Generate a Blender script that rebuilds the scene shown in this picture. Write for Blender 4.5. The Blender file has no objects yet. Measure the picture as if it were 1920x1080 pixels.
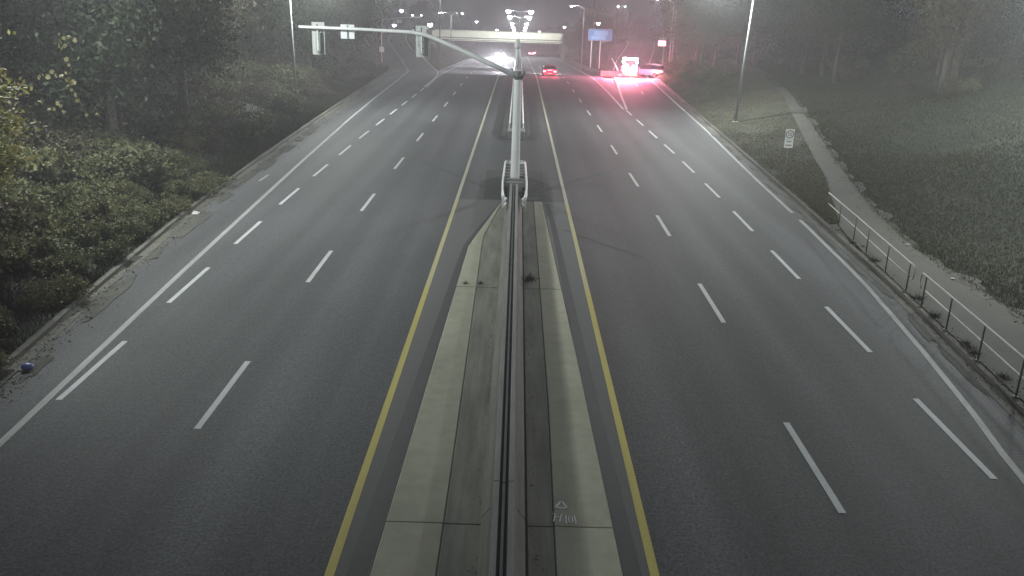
import bpy, math, random
import numpy as np
from mathutils import Vector, Matrix
random.seed(7)
rng = np.random.default_rng(7)
S = bpy.context.scene
COL = S.collection

# ------------------------------------------------------------------ camera, sky, moon, exposure
cam_d = bpy.data.cameras.new('camera')
cam = bpy.data.objects.new('camera', cam_d)
COL.objects.link(cam)
cam.location = (0, 0, 9.0)
cam.rotation_euler = (1.2499366, -0.0284698, 0.0089007)
cam_d.sensor_width = 36.0
cam_d.lens = 1600.0 / 1920.0 * 36.0
cam_d.clip_start = 0.2
cam_d.clip_end = 4000
S.camera = cam

w = bpy.data.worlds.new('World')
S.world = w
w.use_nodes = True
SKY = (0.032, 0.036, 0.056)
bg = w.node_tree.nodes['Background']
bg.inputs['Color'].default_value = (*SKY, 1)
bg.inputs['Strength'].default_value = 1.0

S.view_settings.view_transform = 'Standard'
S.view_settings.look = 'None'
S.view_settings.exposure = 0.0
S.view_settings.gamma = 1.0
S.view_settings.use_curve_mapping = False
S.render.engine = 'CYCLES'
cy = S.cycles
cy.use_denoising = True
cy.max_bounces = 6
cy.diffuse_bounces = 2
cy.glossy_bounces = 2
cy.transmission_bounces = 4
cy.transparent_max_bounces = 8
cy.volume_bounces = 0
cy.sample_clamp_indirect = 4
cy.use_light_tree = True
HAZE_DENSITY = 0.0017
LAMP_W = 6000.0
FAR_W = 440.0

# ------------------------------------------------------------------ materials
def mat(name, col, rough=0.8, metal=0.0, emit=None, estr=0.0, noise=None, spec=0.5, island=None, bump=None, trans=0.0):
    """noise = list of (scale xyz, amount, detail): colour multiplied by 1 +- amount"""
    m = bpy.data.materials.new(name)
    m.use_nodes = True
    nt = m.node_tree
    b = nt.nodes['Principled BSDF']
    b.inputs['Roughness'].default_value = rough
    b.inputs['Metallic'].default_value = metal
    b.inputs['Specular IOR Level'].default_value = spec
    b.inputs['Base Color'].default_value = (*col, 1)
    last = None
    if noise or island:
        rgb = nt.nodes.new('ShaderNodeRGB')
        rgb.outputs[0].default_value = (*col, 1)
        last = rgb.outputs[0]
    if island:
        geo = nt.nodes.new('ShaderNodeNewGeometry')
        cr = nt.nodes.new('ShaderNodeValToRGB')
        cr.color_ramp.elements[0].color = (*island[0], 1)
        cr.color_ramp.elements[1].color = (*island[-1], 1)
        for i, c in enumerate(island[1:-1]):
            e = cr.color_ramp.elements.new((i + 1) / (len(island) - 1))
            e.color = (*c, 1)
        nt.links.new(geo.outputs['Random Per Island'], cr.inputs[0])
        last = cr.outputs[0]
    if noise:
        tc = nt.nodes.new('ShaderNodeTexCoord')
        for sc, amt, det in noise:
            mp = nt.nodes.new('ShaderNodeMapping')
            mp.inputs['Scale'].default_value = sc
            nt.links.new(tc.outputs['Object'], mp.inputs['Vector'])
            n = nt.nodes.new('ShaderNodeTexNoise')
            n.inputs['Scale'].default_value = 1.0
            n.inputs['Detail'].default_value = det
            nt.links.new(mp.outputs[0], n.inputs['Vector'])
            mr = nt.nodes.new('ShaderNodeMapRange')
            mr.inputs['From Min'].default_value = 0.25
            mr.inputs['From Max'].default_value = 0.75
            mr.inputs['To Min'].default_value = 1 - amt
            mr.inputs['To Max'].default_value = 1 + amt
            nt.links.new(n.outputs['Fac'], mr.inputs['Value'])
            mx = nt.nodes.new('ShaderNodeVectorMath')
            mx.operation = 'SCALE'
            nt.links.new(last, mx.inputs[0])
            nt.links.new(mr.outputs[0], mx.inputs['Scale'])
            last = mx.outputs[0]
            if bump and sc[0] == bump[0]:
                bp = nt.nodes.new('ShaderNodeBump')
                bp.inputs['Strength'].default_value = bump[1]
                bp.inputs['Distance'].default_value = 0.02
                nt.links.new(n.outputs['Fac'], bp.inputs['Height'])
                nt.links.new(bp.outputs[0], b.inputs['Normal'])
    if last is not None:
        nt.links.new(last, b.inputs['Base Color'])
    if emit:
        b.inputs['Emission Color'].default_value = (*emit, 1)
        b.inputs['Emission Strength'].default_value = estr
    if trans:
        b.inputs['Subsurface Weight'].default_value = 0
        tr = nt.nodes.new('ShaderNodeBsdfTranslucent')
        if last is not None:
            nt.links.new(last, tr.inputs['Color'])
        else:
            tr.inputs['Color'].default_value = (*col, 1)
        ms = nt.nodes.new('ShaderNodeMixShader')
        ms.inputs[0].default_value = trans
        nt.links.new(b.outputs[0], ms.inputs[1])
        nt.links.new(tr.outputs[0], ms.inputs[2])
        nt.links.new(ms.outputs[0], nt.nodes['Material Output'].inputs['Surface'])
    return m

M = {}
M['asphalt'] = mat('asphalt', (0.060, 0.061, 0.063), 0.75, noise=[((0.45, 0.012, 1), 0.42, 3), ((1.6, 0.02, 1), 0.10, 3), ((0.13, 0.07, 1), 0.22, 5), ((1.2, 0.25, 1), 0.06, 5), ((5, 5, 5), 0.16, 3), ((16, 16, 16), 0.55, 2), ((55, 55, 55), 0.5, 2)], bump=(55, 0.3))
_nt = M['asphalt'].node_tree
_b = _nt.nodes['Principled BSDF']; _src = _b.inputs['Base Color'].links[0].from_socket
_tc = _nt.nodes.new('ShaderNodeTexCoord'); _sx = _nt.nodes.new('ShaderNodeSeparateXYZ'); _nt.links.new(_tc.outputs['Object'], _sx.inputs[0])
_ab = _nt.nodes.new('ShaderNodeMath'); _ab.operation = 'ABSOLUTE'; _nt.links.new(_sx.outputs['X'], _ab.inputs[0])
_m1 = _nt.nodes.new('ShaderNodeMath'); _m1.operation = 'MULTIPLY_ADD'; _m1.inputs[1].default_value = 2 * math.pi / 1.93; _m1.inputs[2].default_value = -2 * math.pi * 2.72 / 1.93; _nt.links.new(_ab.outputs[0], _m1.inputs[0])
_m2 = _nt.nodes.new('ShaderNodeMath'); _m2.operation = 'COSINE'; _nt.links.new(_m1.outputs[0], _m2.inputs[0])
_m3 = _nt.nodes.new('ShaderNodeMath'); _m3.operation = 'MULTIPLY_ADD'; _m3.inputs[1].default_value = -.09; _m3.inputs[2].default_value = 1.0; _nt.links.new(_m2.outputs[0], _m3.inputs[0])
_v = _nt.nodes.new('ShaderNodeVectorMath'); _v.operation = 'SCALE'; _nt.links.new(_src, _v.inputs[0]); _nt.links.new(_m3.outputs[0], _v.inputs['Scale']); _nt.links.new(_v.outputs[0], _b.inputs['Base Color'])
M['shoulder'] = mat('shoulder_asphalt', (0.064, 0.064, 0.064), 0.8, noise=[((0.5, 0.05, 1), 0.15, 4), ((18, 18, 18), 0.15, 2), ((60, 60, 60), 0.25, 2)])
M['patch'] = mat('dark_asphalt', (0.034, 0.034, 0.034), 0.85, noise=[((1.5, 0.8, 1), 0.25, 4), ((30, 30, 30), 0.2, 2)])
M['crack'] = mat('old_crack_filler', (0.042, 0.042, 0.042), 0.8, noise=[((3, 1.5, 1), 0.25, 4)])
M['seam'] = mat('tar', (0.022, 0.022, 0.023), 0.6, noise=[((3, 1.5, 1), 0.25, 4)])
M['concrete'] = mat('pale_concrete', (0.35, 0.345, 0.26), 0.85, noise=[((0.8, 0.35, 1), 0.16, 6), ((3, 3, 3), 0.10, 5), ((35, 35, 35), 0.10, 2)])
M['stained'] = mat('stained_concrete', (0.19, 0.188, 0.155), 0.88, noise=[((1.6, 0.4, 1), 0.30, 6), ((7, 0.5, 1), 0.22, 5), ((30, 30, 30), 0.15, 2)])
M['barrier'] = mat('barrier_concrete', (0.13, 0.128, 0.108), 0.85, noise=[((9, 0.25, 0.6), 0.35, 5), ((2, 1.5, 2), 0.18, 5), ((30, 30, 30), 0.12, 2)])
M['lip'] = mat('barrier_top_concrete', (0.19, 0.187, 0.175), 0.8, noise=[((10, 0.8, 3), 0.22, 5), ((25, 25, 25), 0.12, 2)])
M['kerb'] = mat('kerb_concrete', (0.080, 0.077, 0.064), 0.88, noise=[((1.0, 0.22, 1), 0.55, 6), ((12, 12, 12), 0.25, 3)])
M['path'] = mat('path_concrete', (0.056, 0.053, 0.044), 0.9, noise=[((0.9, 0.5, 1), 0.22, 6), ((6, 6, 6), 0.15, 4), ((40, 40, 40), 0.15, 2)])
M['soil'] = mat('soil', (0.022, 0.024, 0.016), 0.95, noise=[((0.35, 0.25, 1), 0.35, 5), ((3, 3, 3), 0.3, 4), ((20, 20, 20), 0.25, 3)])
M['white'] = mat('white_road_paint', (0.42, 0.43, 0.43), 0.7, noise=[((5, 1.2, 1), 0.14, 6), ((45, 45, 45), 0.16, 2)])
M['white_worn'] = mat('worn_white_road_paint', (0.27, 0.27, 0.26), 0.7, noise=[((6, 0.6, 1), 0.25, 6), ((45, 45, 45), 0.2, 2)])
M['yellow'] = mat('yellow_road_paint', (0.46, 0.39, 0.09), 0.7, noise=[((4, 0.18, 1), 0.16, 5), ((45, 45, 45), 0.14, 2)])
M['yellow_worn'] = mat('faded_yellow_road_paint', (0.40, 0.385, 0.29), 0.7, noise=[((4, 0.18, 1), 0.16, 5), ((45, 45, 45), 0.14, 2)])
M['yellow_mid'] = mat('half_faded_yellow_road_paint', (0.42, 0.38, 0.19), 0.7, noise=[((4, 0.18, 1), 0.16, 5), ((45, 45, 45), 0.14, 2)])
M['chalk'] = mat('survey_spray_paint', (0.85, 0.85, 0.80), 0.8, noise=[((30, 30, 1), 0.25, 3)])
M['galv'] = mat('galvanised_steel', (0.72, 0.73, 0.73), 0.6, 0.0, noise=[((3, 3, 0.7), 0.10, 4), ((14, 14, 14), 0.07, 2)])
M['galv_dull'] = mat('dull_galvanised_steel', (0.20, 0.20, 0.19), 0.6, 0.1, noise=[((8, 8, 3), 0.2, 4)])
M['galv_dark'] = mat('dark_weathered_steel', (0.075, 0.072, 0.066), 0.7, 0.2, noise=[((8, 8, 3), 0.25, 4)])
M['pale_rail'] = mat('pale_painted_rail', (0.40, 0.40, 0.37), 0.6, noise=[((6, 6, 6), 0.12, 4)])
M['rubber'] = mat('black_rubber', (0.018, 0.018, 0.018), 0.8)
M['plate_grey'] = mat('grey_backplate', (0.50, 0.52, 0.50), 0.6, noise=[((4, 4, 4), 0.08, 4)])
M['housing'] = mat('signal_housing_grey', (0.36, 0.38, 0.37), 0.6, noise=[((6, 6, 6), 0.08, 3)])
M['sign_white'] = mat('sign_white', (0.80, 0.82, 0.84), 0.4)
M['sign_old'] = mat('sign_face_white', (0.72, 0.72, 0.70), 0.5, noise=[((5, 5, 5), 0.06, 3)])
M['sign_ink'] = mat('sign_ink', (0.05, 0.05, 0.05), 0.6)
M['sign_blue'] = mat('sign_blue', (0.02, 0.15, 0.34), 0.5)
M['sign_light_blue'] = mat('sign_light_blue', (0.10, 0.32, 0.52), 0.5)
M['bridge'] = mat('bridge_concrete', (0.82, 0.81, 0.68), 0.85, noise=[((0.3, 1, 1), 0.10, 4), ((2, 2, 2), 0.08, 4)])
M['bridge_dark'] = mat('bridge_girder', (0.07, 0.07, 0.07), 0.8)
M['bark'] = mat('bark', (0.055, 0.045, 0.036), 0.95, noise=[((6, 6, 1.2), 0.35, 5)])
M['lens'] = mat('lit_lamp_lens', (0.9, 0.9, 1), 0.3, emit=(0.80, 0.80, 1.0), estr=45)
M['lens_far'] = mat('lit_far_lamp_lens', (0.9, 0.9, 1), 0.3, emit=(0.82, 0.80, 1.0), estr=50)
M['head_on'] = mat('lit_headlight', (1, 1, 1), 0.2, emit=(1.0, 0.98, 0.95), estr=500)
M['tail_on'] = mat('lit_tail_light', (0.6, 0.02, 0.04), 0.3, emit=(1.0, 0.16, 0.24), estr=12)
M['tail_blaze'] = mat('blazing_red_light', (0.6, 0.02, 0.04), 0.3, emit=(1.0, 0.10, 0.22), estr=160)
M['beacon'] = mat('lit_beacon_lens', (0.8, 0.5, 0.6), 0.3, emit=(1.0, 0.62, 0.80), estr=160)
M['beacon_white'] = mat('lit_white_flood_lens', (0.9, 0.9, 0.9), 0.3, emit=(1.0, 0.97, 0.86), estr=220)
M['amber'] = mat('lit_amber_lens', (0.8, 0.4, 0.05), 0.3, emit=(1.0, 0.55, 0.06), estr=60)
M['glass'] = mat('vehicle_glass', (0.012, 0.013, 0.015), 0.08)
M['car_dark'] = mat('dark_car_paint', (0.020, 0.015, 0.018), 0.3)
M['car_red'] = mat('dark_red_car_paint', (0.16, 0.012, 0.02), 0.3)
M['car_grey'] = mat('grey_car_paint', (0.12, 0.12, 0.125), 0.3)
M['van_paint'] = mat('dark_van_paint', (0.035, 0.034, 0.038), 0.45)
M['car_white'] = mat('white_car_paint', (0.72, 0.72, 0.74), 0.35)
M['car_stripe'] = mat('reflective_body_stripe', (0.45, 0.06, 0.06), 0.4)
M['rim'] = mat('wheel_rim_metal', (0.35, 0.35, 0.36), 0.35, 0.6)
M['number_plate'] = mat('number_plate_white', (0.6, 0.6, 0.6), 0.5)
M['bag_blue'] = mat('blue_plastic', (0.10, 0.12, 0.30), 0.4)
M['paper'] = mat('white_paper', (0.42, 0.42, 0.41), 0.7)
G1, G2, G3 = (0.022, 0.029, 0.017), (0.032, 0.041, 0.022), (0.056, 0.062, 0.034)
M['leaf_dark'] = mat('dark_leaves', G1, 0.6, island=[(0.022, 0.032, 0.018), G1, G2], trans=0.25)
M['leaf_mid'] = mat('mid_leaves', G2, 0.6, island=[G1, G2, G3], trans=0.25)
M['leaf_brown'] = mat('dry_leaves', (0.07, 0.058, 0.04), 0.7, island=[(0.045, 0.038, 0.028), (0.075, 0.062, 0.044), (0.06, 0.062, 0.035)], trans=0.2)
M['leaf_maple'] = mat('yellow_green_leaves', (0.16, 0.16, 0.05), 0.6, island=[(0.10, 0.105, 0.045), (0.17, 0.18, 0.055), (0.26, 0.23, 0.085), (0.17, 0.15, 0.09)], trans=0.3)
M['leaf_yellow'] = mat('pale_yellow_leaves', (0.36, 0.34, 0.19), 0.6, trans=0.25)
M['grass'] = mat('grass_blades', G2, 0.7, island=[(0.016, 0.021, 0.011), (0.024, 0.028, 0.014), (0.032, 0.031, 0.018), (0.026, 0.023, 0.015)], trans=0.2)
M['verge_soil'] = mat('verge_soil', (0.044, 0.044, 0.030), 0.95, noise=[((0.5, 0.4, 1), 0.5, 5), ((3, 3, 3), 0.3, 4), ((20, 20, 20), 0.25, 3)])
M['grass_bank'] = mat('bank_grass_blades', (.045, .05, .03), 0.8, island=[(0.030, 0.036, 0.020), (0.045, 0.052, 0.028), (0.062, 0.062, 0.036)], trans=0.35)
M['grass_verge'] = mat('verge_grass_blades', (.08, .08, .05), 0.7, island=[(0.062, 0.066, 0.036), (0.085, 0.085, 0.050), (0.11, 0.10, 0.064)], trans=0.3)
M['shrub_a'] = mat('shrub_leaves_dark', (.05, .06, .03), 0.55, island=[(0.040, 0.047, 0.025), (0.074, 0.084, 0.042), (0.115, 0.120, 0.066)], trans=0.25)
M['shrub_b'] = mat('shrub_leaves_light', (.07, .08, .04), 0.55, island=[(0.058, 0.066, 0.034), (0.105, 0.112, 0.054), (0.155, 0.150, 0.082)], trans=0.25)
M['grass_lit_green'] = mat('lit_grass_blades', G3, 0.7, island=[(0.050, 0.064, 0.024), (0.082, 0.094, 0.036), (0.10, 0.10, 0.045)], trans=0.2)  # brighter copy of the grass; lamplight on the island is in the colour
M['litter_leaf'] = mat('fallen_leaves', (0.09, 0.07, 0.045), 0.8, island=[(0.05, 0.04, 0.028), (0.11, 0.085, 0.05), (0.17, 0.15, 0.10)])

for n_ in ('leaf_dark', 'leaf_mid', 'leaf_brown', 'leaf_maple', 'shrub_a', 'shrub_b', 'grass', 'grass_bank', 'grass_verge', 'leaf_yellow'):
    M[n_].node_tree.nodes['Principled BSDF'].inputs['Specular IOR Level'].default_value = .12
M['asphalt'].node_tree.nodes['Principled BSDF'].inputs['Specular IOR Level'].default_value = .32

# ------------------------------------------------------------------ helpers
def tag(o, label=None, cat=None, group=None, kind=None):
    if label: o['label'] = label
    if cat: o['category'] = cat
    if group: o['group'] = group
    if kind: o['kind'] = kind
    return o

def empty(name, loc, rz=0.0, label=None, cat=None, group=None):
    o = bpy.data.objects.new(name, None)
    COL.objects.link(o)
    o.empty_display_size = 0.3
    o.location = loc
    o.rotation_euler = (0, 0, rz)
    return tag(o, label, cat, group)

def link(name, me, m=None, parent=None):
    if m is not None and not me.materials:
        me.materials.append(m)
    o = bpy.data.objects.new(name, me)
    COL.objects.link(o)
    if parent is not None:
        o.parent = parent
    return o

def copy_tree(o, parent=None):
    c = o.copy()
    COL.objects.link(c)
    c.parent = parent
    for ch in list(o.children):
        copy_tree(ch, c)
    return c

class MB:
    def __init__(s): s.v = []; s.f = []; s.sm = []
    def add(s, vs, fs, smooth=False):
        b = len(s.v)
        s.v += [tuple(v) for v in vs]
        s.f += [tuple(b + i for i in f) for f in fs]
        s.sm += [smooth] * len(fs)
        return s
    def box(s, x0, x1, y0, y1, z0, z1, mtx=None):
        vs = [(x, y, z) for z in (z0, z1) for y in (y0, y1) for x in (x0, x1)]
        if mtx is not None: vs = [mtx @ Vector(v) for v in vs]
        return s.add(vs, [(0, 2, 3, 1), (4, 5, 7, 6), (0, 1, 5, 4), (2, 6, 7, 3), (0, 4, 6, 2), (1, 3, 7, 5)])
    def bbox(s, x0, x1, y0, y1, z0, z1, c=0.02):
        """box with chamfered edges"""
        xs = (x0, x0 + c, x1 - c, x1); ys = (y0, y0 + c, y1 - c, y1); zs = (z0, z0 + c, z1 - c, z1)
        rings = []
        def ring(xa, xb, ya, yb, z):
            return [(xa + c, ya, z), (xb - c, ya, z), (xb, ya + c, z), (xb, yb - c, z), (xb - c, yb, z), (xa + c, yb, z), (xa, yb - c, z), (xa, ya + c, z)]
        L = [ring(x0 + c * .6, x1 - c * .6, y0 + c * .6, y1 - c * .6, z0), ring(x0, x1, y0, y1, z0 + c), ring(x0, x1, y0, y1, z1 - c), ring(x0 + c * .6, x1 - c * .6, y0 + c * .6, y1 - c * .6, z1)]
        return s.loft(L, caps=True)
    def loft(s, rings, caps=True, smooth=False, closed=True):
        n = len(rings[0]); vs = [v for r in rings for v in r]; fs = []
        for i in range(len(rings) - 1):
            for j in range(n if closed else n - 1):
                k = (j + 1) % n
                fs.append((i * n + j, i * n + k, (i + 1) * n + k, (i + 1) * n + j))
        b = len(s.f)
        s.add(vs, fs, smooth)
        if caps:
            base = len(s.v) - len(vs)
            s.f.append(tuple(base + j for j in reversed(range(n)))); s.sm.append(False)
            s.f.append(tuple(base + (len(rings) - 1) * n + j for j in range(n))); s.sm.append(False)
        return s
    def tube(s, pts, rad, n=10, caps=True):
        pts = [Vector(p) for p in pts]
        if not hasattr(rad, '__len__'): rad = [rad] * len(pts)
        rings = []
        t0 = (pts[1] - pts[0]).normalized()
        up = Vector((0, 0, 1)) if abs(t0.z) < 0.9 else Vector((0, 1, 0))
        a = t0.cross(up).normalized()
        for i, p in enumerate(pts):
            t = (pts[min(i + 1, len(pts) - 1)] - pts[max(i - 1, 0)]).normalized()
            a = (a - t * a.dot(t)).normalized()
            b = t.cross(a)
            rings.append([p + (a * math.cos(2 * math.pi * j / n) + b * math.sin(2 * math.pi * j / n)) * rad[i] for j in range(n)])
        return s.loft(rings, caps, True)
    def build(s, name, m, parent=None, loc=None):
        me = bpy.data.meshes.new(name)
        me.from_pydata([tuple(v) for v in s.v], [], s.f)
        me.polygons.foreach_set('use_smooth', s.sm)
        me.update()
        o = link(name, me, m, parent)
        if loc: o.location = loc
        return o

def np_mesh(name, verts, faces_per, nface):
    """verts (N,3) laid out face by face with faces_per corners each"""
    me = bpy.data.meshes.new(name)
    me.vertices.add(len(verts))
    me.vertices.foreach_set('co', np.ascontiguousarray(verts, dtype=np.float32).ravel())
    me.loops.add(nface * faces_per)
    me.loops.foreach_set('vertex_index', np.arange(nface * faces_per, dtype=np.int32))
    me.polygons.add(nface)
    me.polygons.foreach_set('loop_start', np.arange(0, nface * faces_per, faces_per, dtype=np.int32))
    me.update(calc_edges=True)
    return me

def lerp(tab):
    xs = np.array([t[0] for t in tab], float); ys = np.array([t[1] for t in tab], float)
    def f(y): return np.interp(y, xs, ys)
    return f

def smooth01(t):
    t = np.clip(t, 0, 1); return t * t * (3 - 2 * t)

# ------------------------------------------------------------------ the lie of the land (metres; the road runs along +Y)
zp = lerp([(-60, 0), (112, 0), (118, -0.10), (124, -0.3), (132, -0.62), (146, -1.05), (153, -1.4), (187, -2.5), (216, -3.65), (270, -6.0), (300, -7.2), (500, -17), (700, -24), (2000, -30)])
kerb_l = lerp([(-60, -9.6), (0, -11.3), (19, -12.45), (26, -13.2), (36, -14.1), (48, -14.75), (68, -15.6), (100, -16.7), (117, -17.2), (133, -19.2), (160, -24.3), (198, -31.3), (214, -34), (241, -37), (262, -41), (400, -60), (2000, -60)])
kerb_r = lerp([(-60, 9.6), (0, 11.2), (15, 12.05), (18.5, 12.33), (23.8, 12.8), (27, 13.14), (41.4, 14.1), (50, 14.6), (60, 15.2), (69.5, 15.75), (89, 17.0), (105, 17.9), (120, 18.8), (133.5, 20.5), (162, 25.2), (203, 32), (256, 40), (400, 60), (2000, 60)])
edge_l = lerp([(-60, -8.6), (0, -10.0), (15.8, -10.57), (27.2, -11.25), (48.3, -12.35), (70, -13.34), (84.7, -13.85), (103.5, -14.35), (116.7, -14.85), (124.4, -15.52), (133, -16.82), (146, -19.2), (160, -22.04), (198, -28.91), (214, -31.52), (241, -34.63), (262, -38)])
edge_r = lerp([(-60, 8.6), (0, 9.6), (15.5, 10.62), (18.5, 11.15), (22.4, 11.7), (29.1, 12.5), (37, 13.05), (48, 13.65), (58, 14.3), (68, 15.0), (89, 16.1), (105, 17.0), (120, 17.85), (133.5, 19.5), (162, 24.2), (203, 31), (256, 39)])
ramp_l = lerp([(97, -10.25), (109, -10.2), (117, -10.5), (127, -11.5), (137, -13.2), (151, -16), (176, -21.2), (217, -27.5), (244, -30.8), (262, -33), (400, -50), (2000, -50)])
ramp_r = lerp([(81, 10.1), (94, 11.06), (117, 12.9), (141, 15.15), (159, 17.6), (203, 24.2), (235, 28.8), (254, 30.8), (400, 50), (2000, 50)])
path_in = lerp([(-60, 12), (0, 11.5), (20, 12.7), (36, 14.2), (40, 15.3), (46.5, 17.1), (54, 18.7), (60, 20.0), (67.7, 21.7), (77.2, 23.6), (95, 26.5), (130, 31), (300, 60), (2000, 60)])
path_out = lerp([(-60, 15.6), (0, 15.8), (20, 16.05), (33, 16.2), (38.7, 16.95), (46, 18.3), (55, 20.2), (65, 22.3), (77.3, 24.6), (95, 27.6), (130, 32), (300, 61), (2000, 61)])
path_z = lerp([(-60, 0.14), (34, 0.15), (42, 0.3), (46, 0.45), (54, 0.62), (67, 1.2), (77, 1.9), (95, 2.6), (130, 2.6), (200, 1.5), (260, 0.4), (300, -1), (500, -14), (700, -24), (2000, -30)])
land_l = lerp([(-60, 0.12), (200, 0.12), (280, 0), (300, -1), (500, -13), (700, -23), (2000, -29)])
def ramp_z(y): return zp(y) * (1 - smooth01((y - 125) / 35)) * (y < 262) + (y >= 262) * land_l(y)

def ground_z(x, y):
    x = np.asarray(x, float); y = np.asarray(y, float)
    kl, kr, rl, rr = kerb_l(y), kerb_r(y), ramp_l(y), ramp_r(y)
    zm = zp(y)
    # inside the kerbs, main road and ramps; the cut between them
    zr = ramp_z(y)
    inl = np.where(y < 112, kl, np.minimum(rl, -11.6)); inr = np.where(y < 112, kr, np.maximum(rr, 11.6))
    t = np.where(x < 0, (-11.4 - x) / np.maximum(-11.4 - inl, 0.01), (x - 11.4) / np.maximum(inr - 11.4, 0.01))
    t = np.where(np.abs(x) < 11.4, 0, np.clip(t, 0, 1))
    inside = zm + (zr - zm) * smooth01(t) - 0.12
    # bank on the kerb_l side
    d = kl - x
    lump = 0.25 * np.sin(x * 0.31 + y * 0.17) + 0.2 * np.sin(y * 0.43 - x * 0.22)
    left = land_l(y) + 0.02 * np.minimum(d, 1) + 4.6 * smooth01((d - 0.4) / 17) + lump * smooth01(d / 5)
    # verge, path and bank on the kerb_r side
    po = path_out(y)
    pz = path_z(y)
    u = np.clip((x - kr) / np.maximum(path_in(y) - kr, 0.3), 0, 1)
    right = 0.10 + (pz - 0.12) * u
    e = x - po
    right = np.where(e > 0, pz - 0.03 + 6.5 * smooth01((e - 0.2) / 26) + lump * smooth01(e / 6), right)
    right = np.where(y > 150, np.minimum(right, pz + 6 * smooth01(e / 26)), right)
    z = np.where(x < kl, left, np.where(x > kr, right, inside))
    # cut the land down to the road under and beyond the bridge
    hw = np.where(y > 250, 12.2, 0)
    return z

def axis(parts):
    out = []
    for a, b, st in parts:
        out += list(np.arange(a, b, st))
    return np.array(out + [parts[-1][1]])
xs = axis([(-700, -120, 40), (-120, -50, 5), (-50, -24, 1.0), (-24, 24, 0.5), (24, 50, 1.0), (50, 120, 5), (120, 700, 40)])
ys = axis([(-60, 0, 4), (0, 120, 1.0), (120, 300, 2.0), (300, 700, 20), (700, 1500, 80)])
XX, YY = np.meshgrid(xs, ys)
ZZ = ground_z(XX, YY)
me = bpy.data.meshes.new('ground')
nx, ny = len(xs), len(ys)
idx = np.arange(nx * ny).reshape(ny, nx)
F = np.stack([idx[:-1, :-1], idx[:-1, 1:], idx[1:, 1:], idx[1:, :-1]], -1).reshape(-1, 4)
me.vertices.add(nx * ny)
me.vertices.foreach_set('co', np.stack([XX, YY, ZZ], -1).astype(np.float32).ravel())
me.loops.add(F.size); me.loops.foreach_set('vertex_index', F.astype(np.int32).ravel())
me.polygons.add(len(F)); me.polygons.foreach_set('loop_start', np.arange(0, F.size, 4, dtype=np.int32))
me.polygons.foreach_set('use_smooth', np.ones(len(F), bool))
me.update(calc_edges=True)
tag(link('ground', me, M['soil']), kind='structure')

def strip_mb(xa, xb, ya, yb, zf, dz=0.0, step=2.0, mb=None):
    """sheet between x = xa(y) and x = xb(y)"""
    mb = mb or MB()
    n = max(1, int(math.ceil((yb - ya) / step)))
    Y = np.linspace(ya, yb, n + 1)
    vs = []
    for y in Y:
        z = float(zf(y)) + dz
        vs += [(float(xa(y)), y, z), (float(xb(y)), y, z)]
    return mb.add(vs, [(2 * i, 2 * i + 1, 2 * i + 3, 2 * i + 2) for i in range(n)])
C = lambda v: (lambda y: v)
def off(f, d): return lambda y: f(y) + d

road = MB()
strip_mb(off(kerb_l, 0.3), off(kerb_r, -0.3), -55, 81, zp, 0, 2, road)
strip_mb(off(kerb_l, 0.3), ramp_r, 81, 97, zp, 0, 2, road)
strip_mb(lambda y: max(-11.6, ramp_l(y)), lambda y: min(11.6, ramp_r(y)), 97, 420, zp, 0, 2, road)
strip_mb(C(-11.6), C(11.6), 420, 900, zp, 0, 20, road)
road = tag(road.build('road', M['asphalt']), kind='structure')
r2 = strip_mb(off(kerb_l, 0.3), ramp_l, 97, 262, ramp_z, 0, 2)
ramp_left = tag(r2.build('exit_ramp', M['asphalt']), kind='structure')
r3 = strip_mb(ramp_r, off(kerb_r, -0.3), 81, 262, ramp_z, 0, 2)
ramp_right = tag(r3.build('uphill_ramp', M['asphalt']), kind='structure')

# kerbs with gutter
def kerb(name, f, ya, yb, side, zf, step=2.0):
    mb = MB()
    n = int((yb - ya) / step)
    Y = np.linspace(ya, yb, n + 1)
    prof = [(0.30, 0.0), (0.30, 0.012), (0.0, 0.02), (-0.03, 0.13), (-0.20, 0.135), (-0.22, -0.1)]
    rings = []
    for y in Y:
        x = float(f(y)); z = float(zf(y))
        rings.append([(x - side * p * -1 if False else x + (p if side < 0 else -p), y, z + q) for p, q in prof])
    mb.loft(rings, caps=False, closed=False)
    return tag(mb.build(name, M['kerb']), kind='structure')
kerb('kerb', kerb_l, -50, 262, -1, ramp_z)
kerb('kerb', kerb_r, -50, 262, 1, ramp_z)

# path
p = MB()
def pz_(y): return path_z(y)
strip_mb(off(path_in, -0.05), path_out, -50, 84, pz_, 0.02, 1.5, p)
path = tag(p.build('path', M['path']), kind='structure')

# earth verge between kerb and path
vg = strip_mb(off(kerb_r, .21), lambda y: max(float(path_in(y)) - .06, float(kerb_r(y)) + .24), 36, 84, lambda y: 0, 0, 1.0)
vg.v = [(x, y, float(ground_z(x, y)) + .02) for x, y, z in vg.v]
tag(vg.build('verge', M['verge_soil']), kind='structure')

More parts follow.
